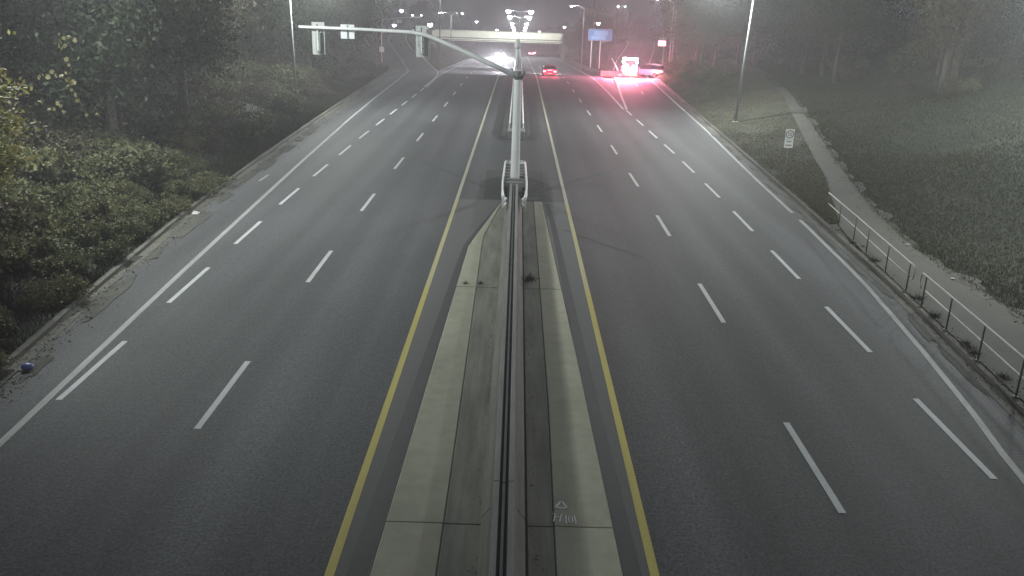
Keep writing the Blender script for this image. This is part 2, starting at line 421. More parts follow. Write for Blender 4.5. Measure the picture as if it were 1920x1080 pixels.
# ------------------------------------------------------------------ markings (children of the road)
def marking(name, m, par, f, wd, ya, yb, zf, step=2.0, dz=0.008):
    return strip_mb(off(f, -wd / 2), off(f, wd / 2), ya, yb, zf, dz, step).build(name, m, par)
def dashes(x, y0, period, ln, yend, wd, m=None):
    y = y0
    xf = x if callable(x) else C(x)
    while y < yend:
        yb = y + ln * random.uniform(0.97, 1.03)
        marking('lane_dash', m or M['white'], road, xf, wd, y, yb, zp, 4)
        y += period
xin_l = lerp([(0, -6.72), (40, -6.86), (70, -6.65), (110, -6.5), (900, -6.5)])
xin_r = lerp([(0, 6.33), (40, 6.58), (60, 6.55), (110, 6.2), (900, 6.2)])
xout_l = lerp([(0, -10.38), (18, -10.42), (40, -10.75), (60, -10.72), (97, -10.25)])
xout_r = lerp([(0, 9.95), (18, 10.08), (40, 10.4), (55, 10.45), (81, 10.1)])
dashes(xin_l, 6.3, 10.37, 3.8, 260, 0.15)
dashes(xin_r, 3.85, 10.25, 3.75, 260, 0.15)
dashes(xout_l, 4.3, 6.78, 3.65, 95, 0.15)
dashes(xout_r, 2.0, 6.77, 3.7, 79, 0.15)
yl = lerp([(-55, -2.88), (12, -2.86), (38, -2.76), (118, -2.58), (900, -2.58)])
yr = lerp([(-55, 2.52), (12, 2.54), (120, 2.47), (900, 2.47)])
for f_ in (yl, yr):
    marking('yellow_line', M['yellow'], road, f_, 0.16, -50, 27, zp)
    marking('yellow_line', M['yellow_mid'], road, f_, 0.16, 27, 40, zp)
    marking('yellow_line', M['yellow_worn'], road, f_, 0.16, 40, 400, zp)
marking('edge_line', M['white_worn'], road, edge_l, 0.18, -50, 112, zp)
marking('edge_line', M['white_worn'], road, edge_r, 0.17, -50, 38.2, zp)
marking('edge_line', M['white_worn'], road, edge_r, 0.17, 39.6, 81, zp)
marking('edge_line', M['white_worn'], ramp_left, edge_l, 0.2, 112, 258, ramp_z)
marking('edge_line', M['white'], ramp_left, off(ramp_l, -0.15), 0.2, 97, 255, ramp_z)
marking('edge_line', M['white'], ramp_right, edge_r, 0.2, 81, 255, ramp_z)
marking('edge_line', M['white'], ramp_right, off(ramp_r, 0.15), 0.2, 81, 255, ramp_z)
marking('edge_line', M['white'], road, lerp([(97, -10.12), (115, -10.2), (900, -10.35)]), 0.2, 97, 330, zp)
marking('edge_line', M['white'], road, lerp([(81, 9.95), (97, 10.1), (900, 10.1)]), 0.2, 81, 330, zp)
y = 96.0
while y < 250:
    marking('lane_dash', M['white'], ramp_right, lambda q: 0.5 * (ramp_r(q) + edge_r(q)), 0.14, y, y + 3.5, ramp_z, 2)
    y += 10
marking('stop_line', M['white_worn'], ramp_right, lambda q: 0.5 * (ramp_r(q) + edge_r(q)), 7.0, 243, 243.6, ramp_z)
marking('lane_mark', M['white_worn'], road, C(-13.15), 0.12, 43.3, 45.0, zp)   # stray paint mark on the shoulder

# asphalt patches and tar seams
def patch(name, m, par, poly, zf=zp, dz=0.004):
    return MB().add([(x, y, float(zf(y)) + dz) for x, y in poly], [tuple(range(len(poly)))]).build(name, m, par)
patch('asphalt_patch', M['patch'], road, [(-1.5, 40.6), (-0.5, 40.6), (-0.5, 48.2), (-1.6, 48.2)])
patch('asphalt_patch', M['patch'], road, [(0.5, 40.6), (1.5, 40.6), (1.55, 48.6), (0.5, 48.2)])
for s in (-1, 1):
    strip_mb(C(min(s * 0.45, s * 1.2)), C(max(s * 0.45, s * 1.2)), 60.8, 150, zp, 0.004, 2).build('asphalt_patch', M['patch'], road)
def seam(pts, wd, m='seam', par=None, dz=0.006):
    mb = MB()
    L, R = [], []
    for i, q in enumerate(pts):
        a = Vector(pts[max(i - 1, 0)]); b = Vector(pts[min(i + 1, len(pts) - 1)])
        t = (b - a).normalized(); n = Vector((-t.y, t.x))
        ww = wd * random.uniform(0.75, 1.2) / 2
        L.append((q[0] + n.x * ww, q[1] + n.y * ww)); R.append((q[0] - n.x * ww, q[1] - n.y * ww))
    vs = []
    for l, r in zip(L, R):
        vs += [(l[0], l[1], float(zp(l[1])) + dz), (r[0], r[1], float(zp(r[1])) + dz)]
    mb.add(vs, [(2 * i, 2 * i + 2, 2 * i + 3, 2 * i + 1) for i in range(len(pts) - 1)])
    return mb.build('tar_seam', M[m], par or road)
def wob(a, b, n, amp):
    return [(a[0] + (b[0] - a[0]) * t + random.uniform(-amp, amp), a[1] + (b[1] - a[1]) * t + random.uniform(-amp, amp)) for t in np.linspace(0, 1, n)]
seam(wob((-5.6, 50.9), (-1.5, 43.4), 8, 0.12), 0.26, 'crack')
seam(wob((1.25, 42.7), (6.9, 51.5), 8, 0.12), 0.26, 'crack')
seam(wob((2.2, 35.2), (4.9, 31.4), 7, 0.1), 0.12, 'crack')
for s, tab in ((-1, [(-20, -2.85), (11.8, -2.42), (32.2, -1.83), (40.4, -0.52)]), (1, [(-20, 2.55), (12, 2.16), (22, 1.94), (36, 1.72), (40.4, 1.55)])):
    f = lerp(tab)
    wd = lerp([(-20, 0.36), (12, 0.33), (40, 0.2)])
    strip_mb(lambda y, f=f: f(y) - wd(y) / 2, lambda y, f=f: f(y) + wd(y) / 2, -20, 40, zp, 0.006, 1.5).build('tar_seam', M['seam'], road)

# dirt drifted over the gutters
def dirt(xf, y, w_, l_, zf, sd):
    g_ = random.Random(sd); n = 16; pts = []
    for i in range(n):
        a = 2 * math.pi * i / n; k_ = g_.uniform(.55, 1.1)
        yy = y + math.sin(a) * l_ * k_; pts.append((float(xf(yy)) + math.cos(a) * w_ * k_, yy, float(zf(yy)) + .0145 + .0006 * (sd % 100)))
    return MB().add(pts, [tuple(range(n))]).build('dirt_drift', M['drift'], road)
M['drift'] = mat('gutter_dirt', (0.060, 0.058, 0.050), 0.95, noise=[((1.5, 0.6, 1), 0.35, 6), ((12, 12, 12), 0.3, 4)])
for i in range(26):
    y = 17 + i * 3.1 + random.uniform(-1, 1)
    dirt(off(kerb_l, random.uniform(.45, .7)), y, random.uniform(.16, .42), random.uniform(1.0, 2.6), zp, i)
for i in range(16):
    y = 14 + i * 3.4 + random.uniform(-1, 1)
    dirt(off(kerb_r, -random.uniform(.35, .5)), y, random.uniform(.10, .22), random.uniform(.8, 2.2), zp, 100 + i)

for i in range(34):
    y = 13 + i * 1.9 + random.uniform(-1, 1)
    n = 14; pts = []
    w_ = random.uniform(.12, .5); l_ = random.uniform(.5, 1.6)
    for q in range(n):
        a = 2 * math.pi * q / n; k_ = random.uniform(.5, 1.1); yy = y + math.sin(a) * l_ * k_
        pts.append((float(path_out(yy)) + .05 + math.cos(a) * w_ * k_, yy, float(path_z(yy)) + .026 + .0006 * i))
    o = MB().add(pts, [tuple(range(n))]).build('dirt_drift', M['drift'], path)

# ------------------------------------------------------------------ median: slabs, barrier
median = empty('median_apron', (0, 12, 0), 0, 'pale concrete apron slabs flanking the central road barrier', 'apron')
median['kind'] = 'structure'
ends = [(-14.0, -0.35), (-0.32, 13.33), (13.37, 26.98), (27.02, 40.3)]
lo_l = lerp([(-20, -2.65), (11.8, -2.19), (32.2, -1.72), (40.5, -0.55)])
li_l = lerp([(-20, -1.05), (16, -1.11), (32, -1.2), (33, -1.25), (40.5, -0.52)])
lo_r = lerp([(-20, 2.35), (12, 2.0), (21.7, 1.80), (40.5, 1.32)])
li_r = lerp([(-20, 0.84), (12, 0.88), (18, 0.95), (40.5, 0.93)])
def slab(name, fa, fb, ya, yb, h, m):
    mb = MB()
    Y = np.linspace(ya, yb, 9)
    rings = [[(float(fa(y)), y, -0.05), (float(fa(y)), y, h - 0.012), (float(fa(y)) + 0.02, y, h), (float(fb(y)) - 0.02, y, h), (float(fb(y)), y, h - 0.012), (float(fb(y)), y, -0.05)] for y in Y]
    mb.loft(rings, True)
    o = mb.build(name, m)
    o.parent = median
    o.matrix_parent_inverse = Matrix.Translation((0, -12, 0))
    return o
for ya, yb in ends:
    slab('slab', lo_l, li_l, ya, yb - 0.0, 0.035, M['concrete'])
    slab('slab', li_r, lo_r, ya, yb, 0.035, M['concrete'])
    slab('gutter_slab', lambda y: li_l(y) + 0.004, C(-0.405), ya, min(yb, 40.2), 0.022, M['stained'])
    slab('gutter_slab', C(0.405), lambda y: li_r(y) - 0.004, ya, yb, 0.022, M['stained'])

def barrier(name, x, segs, label, zf, topw=0.19):
    root = empty(name, (x, segs[0][0], float(zf(segs[0][0]))), 0, label, 'barrier')
    iv = Matrix.Translation((-x, -segs[0][0], -float(zf(segs[0][0]))))
    for ya, yb in segs:
        n = max(2, int((yb - ya) / 4))
        Y = np.linspace(ya, yb, n)
        half = [(0.40, 0.0), (0.40, 0.07), (0.25, 0.30), (topw, 0.80)]
        prof = [(-a, b) for a, b in half] + [(a, b) for a, b in reversed(half)]
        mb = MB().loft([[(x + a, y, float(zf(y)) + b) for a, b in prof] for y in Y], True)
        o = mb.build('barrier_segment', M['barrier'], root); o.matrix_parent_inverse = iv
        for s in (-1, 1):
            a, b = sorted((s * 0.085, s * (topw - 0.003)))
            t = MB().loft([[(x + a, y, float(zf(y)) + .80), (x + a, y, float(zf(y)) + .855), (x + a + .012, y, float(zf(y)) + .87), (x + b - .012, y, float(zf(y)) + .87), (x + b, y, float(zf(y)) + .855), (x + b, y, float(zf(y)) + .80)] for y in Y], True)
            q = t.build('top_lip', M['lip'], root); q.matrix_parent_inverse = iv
        c = MB().loft([[(x - .025, y, float(zf(y)) + .80), (x - .025, y, float(zf(y)) + .835), (x + .025, y, float(zf(y)) + .835), (x + .025, y, float(zf(y)) + .80)] for y in Y], True)
        q = c.build('centre_strip', M['galv_dark'], root); q.matrix_parent_inverse = iv
        g = MB().loft([[(x - .084, y, float(zf(y)) + .801), (x - .084, y, float(zf(y)) + .806), (x + .084, y, float(zf(y)) + .806), (x + .084, y, float(zf(y)) + .801)] for y in Y], True)
        q = g.build('groove', M['seam'], root); q.matrix_parent_inverse = iv
    return root
barrier('median_barrier', -0.03, [(-14, -0.35), (-0.32, 13.45), (13.48, 27.0), (27.03, 40.3)], 'long concrete median barrier with a grooved top running up to the signal pole', zp)
b = empty('barrier_end_block', (0, 60.9, 0), 0, 'low pale concrete end block at the start of the far median barrier', 'barrier end')
MB().bbox(-0.62, -0.12, -0.6, 1.2, 0, 0.55, 0.05).build('side_block', M['lip'], b)
MB().bbox(0.12, 0.62, -0.6, 1.2, 0, 0.55, 0.05).build('side_block', M['lip'], b)
MB().bbox(-0.119, 0.119, -0.4, 1.2, 0, 0.35, 0.03).build('core_block', M['barrier'], b)

# lighter asphalt between the yellow lines and the apron
M['inner_shoulder'] = mat('lighter_shoulder_asphalt', (0.106, 0.105, 0.103), 0.8, noise=[((0.7, 0.06, 1), 0.14, 4), ((18, 18, 18), 0.14, 2), ((60, 60, 60), 0.22, 2)])
strip_mb(off(yl, .05), lambda y: lo_l(y) - .02, -20, 40.5, zp, 0.003, 2).build('inner_shoulder', M['inner_shoulder'], road)
strip_mb(lambda y: lo_r(y) + .02, off(yr, -.05), -20, 40.4, zp, 0.003, 2).build('inner_shoulder', M['inner_shoulder'], road)

# survey mark on the apron
sm = empty('survey_mark', (1.06, 13.95, 0.037), 0, 'small white spray painted triangle and figures on the concrete apron', 'survey mark')
def strokes(mb, pl, wd, z=0.002):
    for a, c in zip(pl[:-1], pl[1:]):
        a = Vector(a); c = Vector(c); t = (c - a).normalized(); n = Vector((-t.y, t.x)) * wd / 2
        a = a - t * wd * .3; c = c + t * wd * .3
        mb.add([(a.x + n.x, a.y + n.y, z), (a.x - n.x, a.y - n.y, z), (c.x - n.x, c.y - n.y, z), (c.x + n.x, c.y + n.y, z)], [(0, 1, 2, 3)])
mb = MB(); strokes(mb, [(-0.12, 0), (0.12, -0.01), (0.01, 0.24), (-0.12, 0)], 0.04); mb.build('triangle', M['chalk'], sm)
mb = MB()
strokes(mb, [(-0.16, -0.45), (-0.12, -0.2), (-0.17, -0.2)], 0.022); strokes(mb, [(-0.12, -0.3), (-0.06, -0.3)], 0.022, .003)
strokes(mb, [(-0.05, -0.45), (-0.01, -0.22), (0.03, -0.22)], 0.022); strokes(mb, [(0.07, -0.24), (0.07, -0.5)], 0.024)
strokes(mb, [(0.12, -0.28), (0.19, -0.28), (0.19, -0.46), (0.12, -0.46), (0.12, -0.28)], 0.022); strokes(mb, [(0.23, -0.24), (0.25, -0.5), (0.22, -0.5)], 0.024)
mb.build('figures', M['chalk'], sm)

# ------------------------------------------------------------------ crash cushion round the pole
cc = empty('crash_cushion', (0, 42.3, 0), 0, 'pale steel crash cushion with ribs wrapped round the foot of the signal pole', 'crash cushion')
def wbeam(pts, parent, name, m, z0=0.42, z1=0.82, bulge=0.045, inner=None):
    prof = [(0, 0), (bulge, .06), (bulge, .13), (.0, .19), (0, .21), (bulge, .27), (bulge, .34), (0, .40)]
    rings = []
    for i, q in enumerate(pts):
        a = Vector(pts[max(i - 1, 0)]); c = Vector(pts[min(i + 1, len(pts) - 1)])
        t = (c - a).normalized(); n = Vector((t.y, -t.x))
        ring = [(q[0] + n.x * (o + .012), q[1] + n.y * (o + .012), z0 + h * (z1 - z0) / .4) for o, h in prof]
        ring += [(q[0] + n.x * (o - .03), q[1] + n.y * (o - .03), z0 + h * (z1 - z0) / .4) for o, h in reversed(prof)]
        rings.append(ring)
    return MB().loft(rings, True).build(name, m, parent)
R_ = 0.22
loop = [(0.34, -5.1), (0.46, -4.6), (0.55, -3.0), (0.58, -1.0), (0.56, 1.5), (0.54, 4.2)] + [(0.54 - R_ + R_ * math.cos(a), 4.5 + R_ * math.sin(a)) for a in np.linspace(0, math.pi / 2, 6)]
loop += [(-x, y) for x, y in reversed(loop)]
wbeam(loop, cc, 'guard_rail', M['galv'])
for s in (-1, 1):
    MB().loft([[(s * 0.50 - .05, y, .36), (s * 0.50 + .05, y, .36), (s * .50 + .05, y, .86), (s * .50 - .05, y, .86)] for y in (-4.9, -4.3)], True).build('rail_end', M['galv'], cc)
for y in np.linspace(-0.9, 4.1, 7):
    MB().bbox(-0.50, 0.50, y - 0.11, y + 0.11, 0.30, 0.74, 0.02).build('rib', M['galv_dull'], cc)
    for s in (-1, 1):
        MB().box(s * .45 - .05, s * .45 + .05, y - .05, y + .05, 0, .299).build('post', M['galv_dark'], cc)
for y in (-1.9, -2.9):
    for s in (-1, 1):
        MB().box(s * .42 - .06, s * .42 + .06, y - .05, y + .05, 0, .7).build('post', M['galv_dark'], cc)
MB().box(-0.52, 0.52, -1.2, 4.3, 0.008, 0.05).build('skid_base', M['rubber'], cc)

gr_ = empty('median_guard_rail', (0, 62.4, 0), 0, 'twin pale guard rails of the far median running away under the overpass', 'guard rail')
giv = Matrix.Translation((0, -62.4, 0))
for s in (-1, 1):
    prof = [(0, .40), (.05, .46), (.05, .53), (0, .59), (0, .62), (.05, .68), (.05, .75), (0, .82), (-.04, .82), (-.04, .40)]
    for ya, yb in ((62.4, 100), (100.02, 140), (140.02, 200), (200.02, 262)):
        Y = np.linspace(ya, yb, max(3, int((yb - ya) / 5)))
        o = MB().loft([[(s * (.50 + a), y, float(zp(y)) + c) for a, c in prof] for y in Y], True).build('rail', M['galv'], gr_); o.matrix_parent_inverse = giv
    for y in np.arange(63, 200, 4.0):
        o = MB().box(s * .40 - .06, s * .40 + .055, y - .05, y + .05, float(zp(y)) - .1, float(zp(y)) + .78).build('post', M['galv_dull'], gr_); o.matrix_parent_inverse = giv

# ------------------------------------------------------------------ signal pole with mast arm
PY = 42.6
sp = empty('signal_pole', (0, PY, 0), 0, 'tall grey steel signal pole with a long mast arm reaching over the road', 'signal pole')
MB().tube([(0, 0, .06), (0, 0, 1), (0, 0, 5.4), (-.02, 0, 6.0)], [.235, .225, .185, .17], 16).build('pole', M['galv'], sp)
MB().tube([(-.02, 0, 6.0), (-.06, 0, 7.42)], [.115, .095], 14).build('upper_pole', M['galv'], sp)
MB().tube([(-.055, 0, 6.98), (-.058, 0, 7.26)], [.14, .14], 14).build('collar', M['galv'], sp)
MB().tube([(0, 0, 5.55), (0, 0, 5.95)], [.205, .205], 14).build('arm_clamp', M['galv_dull'], sp)
arm = [(-.12, 0, 5.72), (-1.6, 0, 6.35), (-3.1, 0, 6.98), (-4.1, 0, 7.37), (-4.6, 0, 7.52), (-5.2, 0, 7.60), (-7.5, 0, 7.66), (-10.55, 0, 7.70)]
MB().tube(arm, [.13, .12, .11, .10, .095, .09, .075, .06], 12).build('mast_arm', M['galv'], sp)
MB().tube([(.15, 0, 5.5), (.34, 0, 5.95)], [.05, .05], 8).build('stub_bracket', M['galv_dull'], sp)
MB().bbox(-.34, .34, -.34, .34, 0.05, .10, .02).build('base_plate', M['galv_dull'], sp)

def signal(x0, x1, z0, z1, label, swing=0.0):
    cx = (x0 + x1) / 2; wd = x1 - x0; h = z1 - z0
    t = empty('traffic_signal', (cx, PY + 0.12, z0), swing, label, 'traffic signal', 'traffic signals hung on the mast arm')
    # backplate with a frame of its own thickness, seen from behind
    bp = MB()
    bp.bbox(-wd / 2, -0.09, 0.10, 0.125, 0, h * .72, .008); bp.bbox(0.09, wd / 2, 0.10, 0.125, 0, h * .72, .008)
    bp.bbox(-wd / 2, wd / 2, 0.10, 0.125, h * .755, h, .008); bp.bbox(-.0899, .0899, .10, .122, 0, .10, .006)
    bp.build('backplate', M['plate_grey'], t)
    for k in range(3):
        zz = 0.12 + k * (h * .62 / 3)
        MB().bbox(-.125, .125, -.10, .098, zz, zz + h * .62 / 3 - .015, .035).build('signal_section', M['housing'], t)
        pts = [(0.14 * math.cos(a), 0.14 * math.sin(a)) for a in np.linspace(-.3, math.pi + .3, 10)]
        zc = zz + h * .1
        v = MB().loft([[(px, yy, zc + pz) for px, pz in pts] + [(px * .93, yy, zc + pz * .93) for px, pz in reversed(pts)] for yy in (.127, .36)], True)
        v.build('visor', M['rubber'], t)
    MB().box(-.03, .03, -.13, -.102, .2, h * .78).build('bracket', M['galv'], t)
    MB().tube([(0, -.115, h * .76), (0, -.12, h * .95)], .035, 8).build('clamp', M['galv_dull'], t)
    return t
signal(-9.98, -9.37, 6.42, 7.93, 'pale backed traffic signal hanging near the tip of the mast arm', 0.03)
t = signal(-4.98, -4.37, 6.45, 7.90, 'pale backed traffic signal hanging at the bend of the mast arm with a diagonal brace', -0.06)
MB().tube([(-.42, -.1, 1.3), (-.2, -.1, .95), (-.16, -.08, .5)], .03, 8).build('brace', M['galv'], t)
s_ = empty('overhead_sign', (-8.25, PY + 0.15, 7.2), 0, 'small square white sign back fixed to the middle of the mast arm', 'sign')
MB().bbox(-.33, .33, 0, .02, 0, .66, .008).build('panel', M['sign_white'], s_)
MB().box(-.02, .02, -.045, -.002, .02, .64).build('bracket', M['galv_dull'], s_)
MB().box(-.32, .32, -.035, -.005, .40, .43).build('crossbar', M['galv'], s_)

# ------------------------------------------------------------------ street lamps
def lamp_light(loc, power, col=(0.93, 1.0, 0.96), r=0.22, aim=False):
    l = bpy.data.lights.new('lamp_light', 'SPOT' if aim else 'POINT')
    if aim: l.spot_size = math.radians(140); l.spot_blend = .5
    l.energy = power; l.color = col; l.shadow_soft_size = r
    return l
M['lamp_pole'] = mat('dull_lamp_pole_steel', (0.15, 0.155, 0.16), 0.6, noise=[((3, 3, 0.7), 0.10, 4)])
def street_lamp(x, y, h, heads, label, power=LAMP_W, group='street lamps along the road', lean=(0, 0), base_z=None, lens='lens', r=0.10, hs=1.0, lens_r=None, name='street_lamp', aim=None, soft=.22):
    bz = float(ground_z(x, y)) if base_z is None else base_z
    t = empty(name, (x, y, bz), 0, label, 'street lamp', group)
    top = (lean[0], lean[1], h)
    MB().tube([(0, 0, 0), (lean[0] * .5, lean[1] * .5, h * .5), top], [r, r * .8, r * .6], 10).build('pole', M['lamp_pole'], t)
    MB().bbox(-r * 1.8, r * 1.8, -r * 1.8, r * 1.8, -0.05, .12, .03).build('base_plate', M['galv_dull'], t)
    for ax, ay in heads:
        a = Vector(top); e = Vector((top[0] + ax, top[1] + ay, h + .35))
        mid = a.lerp(e, .5) + Vector((0, 0, .22))
        arm_o = MB().tube([a - Vector((0, 0, .12)), mid, e], [.05, .045, .04], 8).build('arm', M['galv'], t)
        d = Vector((ax, ay, 0)).normalized()
        rot = Matrix.Translation(e) @ Matrix.Rotation(math.atan2(d.y, d.x), 4, 'Z') @ Matrix.Scale(hs, 4)
        hd = MB()
        prof = [(-.12, .05, .05), (0, .10, .075), (.3, .17, .10), (.6, .15, .085), (.72, .07, .04)]
        hd.loft([[rot @ Vector((px, wy * math.cos(q), .06 + hz * math.sin(q))) for q in np.linspace(0, 2 * math.pi, 12, endpoint=False)] for px, wy, hz in prof], True, True)
        ho = hd.build('lamp_head', M['galv_dull'], t)
        ln = MB()
        rr = (lens_r or .17)
        rings = []
        for ph in np.linspace(-math.pi / 2 + .05, .25, 6):
            rings.append([rot @ Vector((.38 + rr * math.cos(ph) * math.cos(q), rr * math.cos(ph) * math.sin(q), -.04 + rr * math.sin(ph))) for q in np.linspace(0, 2 * math.pi, 12, endpoint=False)])
        ln.loft(rings, True, True)
        ln.build('lens', M[lens], ho)
        if power > 0:
            lo = bpy.data.objects.new('lamp_light', lamp_light(None, power, r=soft, aim=aim is not None))
            if aim is not None: lo.rotation_euler = Vector(aim).to_track_quat('-Z', 'Y').to_euler()
            COL.objects.link(lo); lo.parent = t
            lo.location = rot @ Vector((.38, 0, -.04 - rr * 1.2 - .25))
    return t
# nearest pair, beside the camera and out of the picture
street_lamp(-21.5, 33.0, 11.0, [(3.2, 0)], 'grey street lamp in the wooded bank nearest the viewer', LAMP_W * 2.4, aim=(.5, .14, -.8), soft=1.0)
street_lamp(22.0, 31.0, 7.6, [(-1.6, 0)], 'grey street lamp on the grass bank behind the footpath nearest the viewer', LAMP_W * .8, soft=1.0)
street_lamp(33.0, 51.0, 7.0, [(-1.5, 0)], 'added unseen lamp high on the grass bank beyond the footpath', LAMP_W * 1.5, soft=.6)  # extra lamp added to brighten the bank and the mist above it
street_lamp(-17.5, -8.0, 11.0, [(2.6, 0)], 'grey street lamp on the wooded bank behind the viewer', LAMP_W * .3)
street_lamp(18.0, -8.0, 11.0, [(-2.6, 0)], 'grey street lamp on the grass bank behind the viewer', LAMP_W * .3)
street_lamp(-18.3, 72.0, 10.6, [(2.4, 0)], 'thin grey lamp pole on the wooded bank just past the mast arm tip', LAMP_W * 2.1, lean=(-.18, 0), r=.11)
street_lamp(17.6, 69.6, 10.8, [(-2.4, 0)], 'thin grey lamp pole leaning slightly outward on the verge before the footpath bend', LAMP_W * 2.7, lean=(.45, 0), r=.12)
street_lamp(-19.4, 120.7, 10.8, [(2.4, 0)], 'lamp pole beside the far bend of the exit ramp under the trees', FAR_W * 5)
street_lamp(-13.9, 156, 12.4, [(2.4, 0)], 'tall pale lamp pole on the grass island beside the exit ramp', FAR_W * 5, r=.12)
street_lamp(21.7, 127, 9.4, [(-2.0, 0)], 'lamp post with a glaring head beside the uphill ramp and stopped vehicle', FAR_W * 2.5)
street_lamp(22.6, 130, 13.0, [(2.2, 0)], 'tallest dark lamp pole directly beside the uphill ramp', FAR_W * .6, r=.13)
street_lamp(10.9, 152, 10.2, [(-1.8, 0)], 'single arm lamp on the island close to the blue road sign', FAR_W * 2.5)
street_lamp(14.6, 176, 13.0, [(2.0, 0)], 'tall lamp pole rising behind the blue road sign', FAR_W * .6)
street_lamp(17.6, 212, 7.2, [(.6, 0)], 'lower lamp glowing just above the blue road sign', FAR_W * .5, hs=1.3, lens_r=.3)
street_lamp(29.6, 246, 9.2, [(-2.3, 0)], 'lamp with a long arm at the crest of the uphill ramp', FAR_W * 6, hs=1.2)
street_lamp(26.0, 240, 9.6, [(2.0, 1.5)], 'thicker pole just inside the crest of the uphill ramp', FAR_W * .5, r=.16)
street_lamp(-16.7, 218, 9.2, [(-2.3, 0), (2.3, 0)], 'twin arm lamp on the grass island before the overpass', FAR_W * 5, hs=1.2)
for Y, hh, lab in ((218, 10.9, 'nearest'), (253, 10.7, 'second nearest'), (345, 11.1, 'third nearest'), (400, 11.1, 'fourth nearest'), (480, 11.8, 'farthest')):
    z = float(zp(Y))
    street_lamp(0, Y, hh, [(-2.1, 0), (2.1, 0)], lab + ' of the twin arm median lamps in line with the signal pole', FAR_W * (3 if Y < 230 else 16 if Y < 260 else .3), base_z=z, lens='lens_far', hs=1.3 + Y / 600, lens_r=.36, group='twin arm lamps in the median beyond the overpass')
for X, Y, z, ax, lab in ((-21.5, 402, 1.2, 1.6, 'small far lamp on a curved arm above the overpass parapet end'),
                      (-13.5, 482, -4.2, .8, 'small far lamp just above the overpass parapet between the glare and its dark end'),
                      (9.5, 482, -4.5, .8, 'small far lamp just above the overpass parapet on the taillight side'),
                      (22.6, 420, -.4, -.8, 'far lamp beside the dark tree crowns past the overpass end'),
                      (56.5, 520, -10.4, .8, 'pinkish far lamp at the inner edge of the uphill ramp crest'),
                      (63.5, 530, -9.6, .8, 'small far lamp above the middle of the uphill ramp crest'),
                      (-41, 300, 6.0, .8, 'small high lamp above the junction at the top of the exit ramp'),
                      (-43.5, 300, 1.3, .8, 'low lamp at the top of the exit ramp beside the far signals')):
    gz = float(ground_z(X, Y)) if abs(X) > 12 else float(zp(Y))
    gz = min(gz, z - 4.0)
    street_lamp(X, Y, z - gz - .3, [(ax, 0)], lab, FAR_W * .05, base_z=gz, lens='lens_far', hs=1.6, lens_r=.36, group='small lamps far beyond the junction')
ft = street_lamp(-25.8, 250, 2.9, [(.4, -.3)], 'bright bluish flood lamp on a short post at the top of the exit ramp', FAR_W * .1, base_z=-.1, lens='lens_far', hs=1.6, lens_r=.42, group='small lamps far beyond the junction')

# ------------------------------------------------------------------ overpass
br = empty('overpass', (0, 270, 0), 0, 'pale lit concrete overpass crossing the road in the distance', 'bridge')
MB().bbox(-26, 13.3, -4.6, -4.2, -0.75, 1.05, .04).build('parapet', M['bridge'], br)
MB().bbox(-26, 13.3, 5.2, 5.6, -0.75, 1.05, .04).build('parapet', M['bridge'], br)
MB().bbox(-26, 13.3, -4.35, 5.4, -1.12, -0.78, .03).build('deck', M['bridge_dark'], br)
MB().bbox(-26, 13.2, -4.75, -4.36, -1.36, -1.02, .03).build('edge_beam', M['bridge'], br)
for k in range(5):
    yy = -3.8 + k * 2.1
    MB().bbox(-24, 13.0, yy, yy + .5, -1.9, -1.125, .03).build('girder', M['bridge_dark' if k else 'bridge_dark'], br)
MB().bbox(-21, 12.6, -4.2, -3.9, -1.78, -1.52, .03).build('ledge', M['bridge'], br)
MB().bbox(12.7, 13.9, -4.6, 5.6, -7, -1.13, .05).build('abutment', M['bridge_dark'], br)
MB().bbox(-20.5, -19.3, -4.6, 5.6, -7, -1.95, .05).build('abutment', M['bridge_dark'], br)
MB().bbox(-.5, .5, -3.5, 4.5, -6.6, -1.95, .08).build('pier', M['bridge'], br)
xr = MB()
xr.add([(-60, 265.8, -.15), (60, 265.8, -.15), (60, 275, -.15), (-60, 275, -.15)], [(0, 1, 2, 3)])
tag(xr.build('cross_road', M['asphalt']), kind='structure')

# ------------------------------------------------------------------ traffic islands, guard wall, signs by the ramps
iw = empty('island_wall', (9.9, 118, 0), 0, 'low pale concrete wall with an upturned end on the island before the uphill ramp', 'wall')
def isl(pts, hgt, wd, name, m):
    mb = MB(); rings = []
    for x, y in pts:
        z = float(zp(y))
        rings.append([(x - wd / 2, y, z - .2), (x - wd / 2 + .03, y, z + hgt), (x + wd / 2 - .03, y, z + hgt), (x + wd / 2, y, z - .2)])
    o = mb.loft(rings, True).build(name, m, iw); o.matrix_parent_inverse = Matrix.Translation((-9.9, -118, 0)); return o
isl([(11.7, 125.5), (11.75, 132), (11.75, 145), (11.75, 170), (11.75, 200)], .55, .35, 'kerb_wall', M['kerb'])
o = MB().bbox(11.7, 14.3, 124.6, 125.4, -.35, .45, .06).build('nose_block', M['kerb'], iw); o.matrix_parent_inverse = Matrix.Translation((-9.9, -118, 0))
o = MB().tube([(14.3, 125.2, .3), (14.45, 130, .75), (14.9, 137, .9), (14.7, 139, 1.4)], .10, 8).build('guard_rail', M['sign_white'], iw); o.matrix_parent_inverse = Matrix.Translation((-9.9, -118, 0))

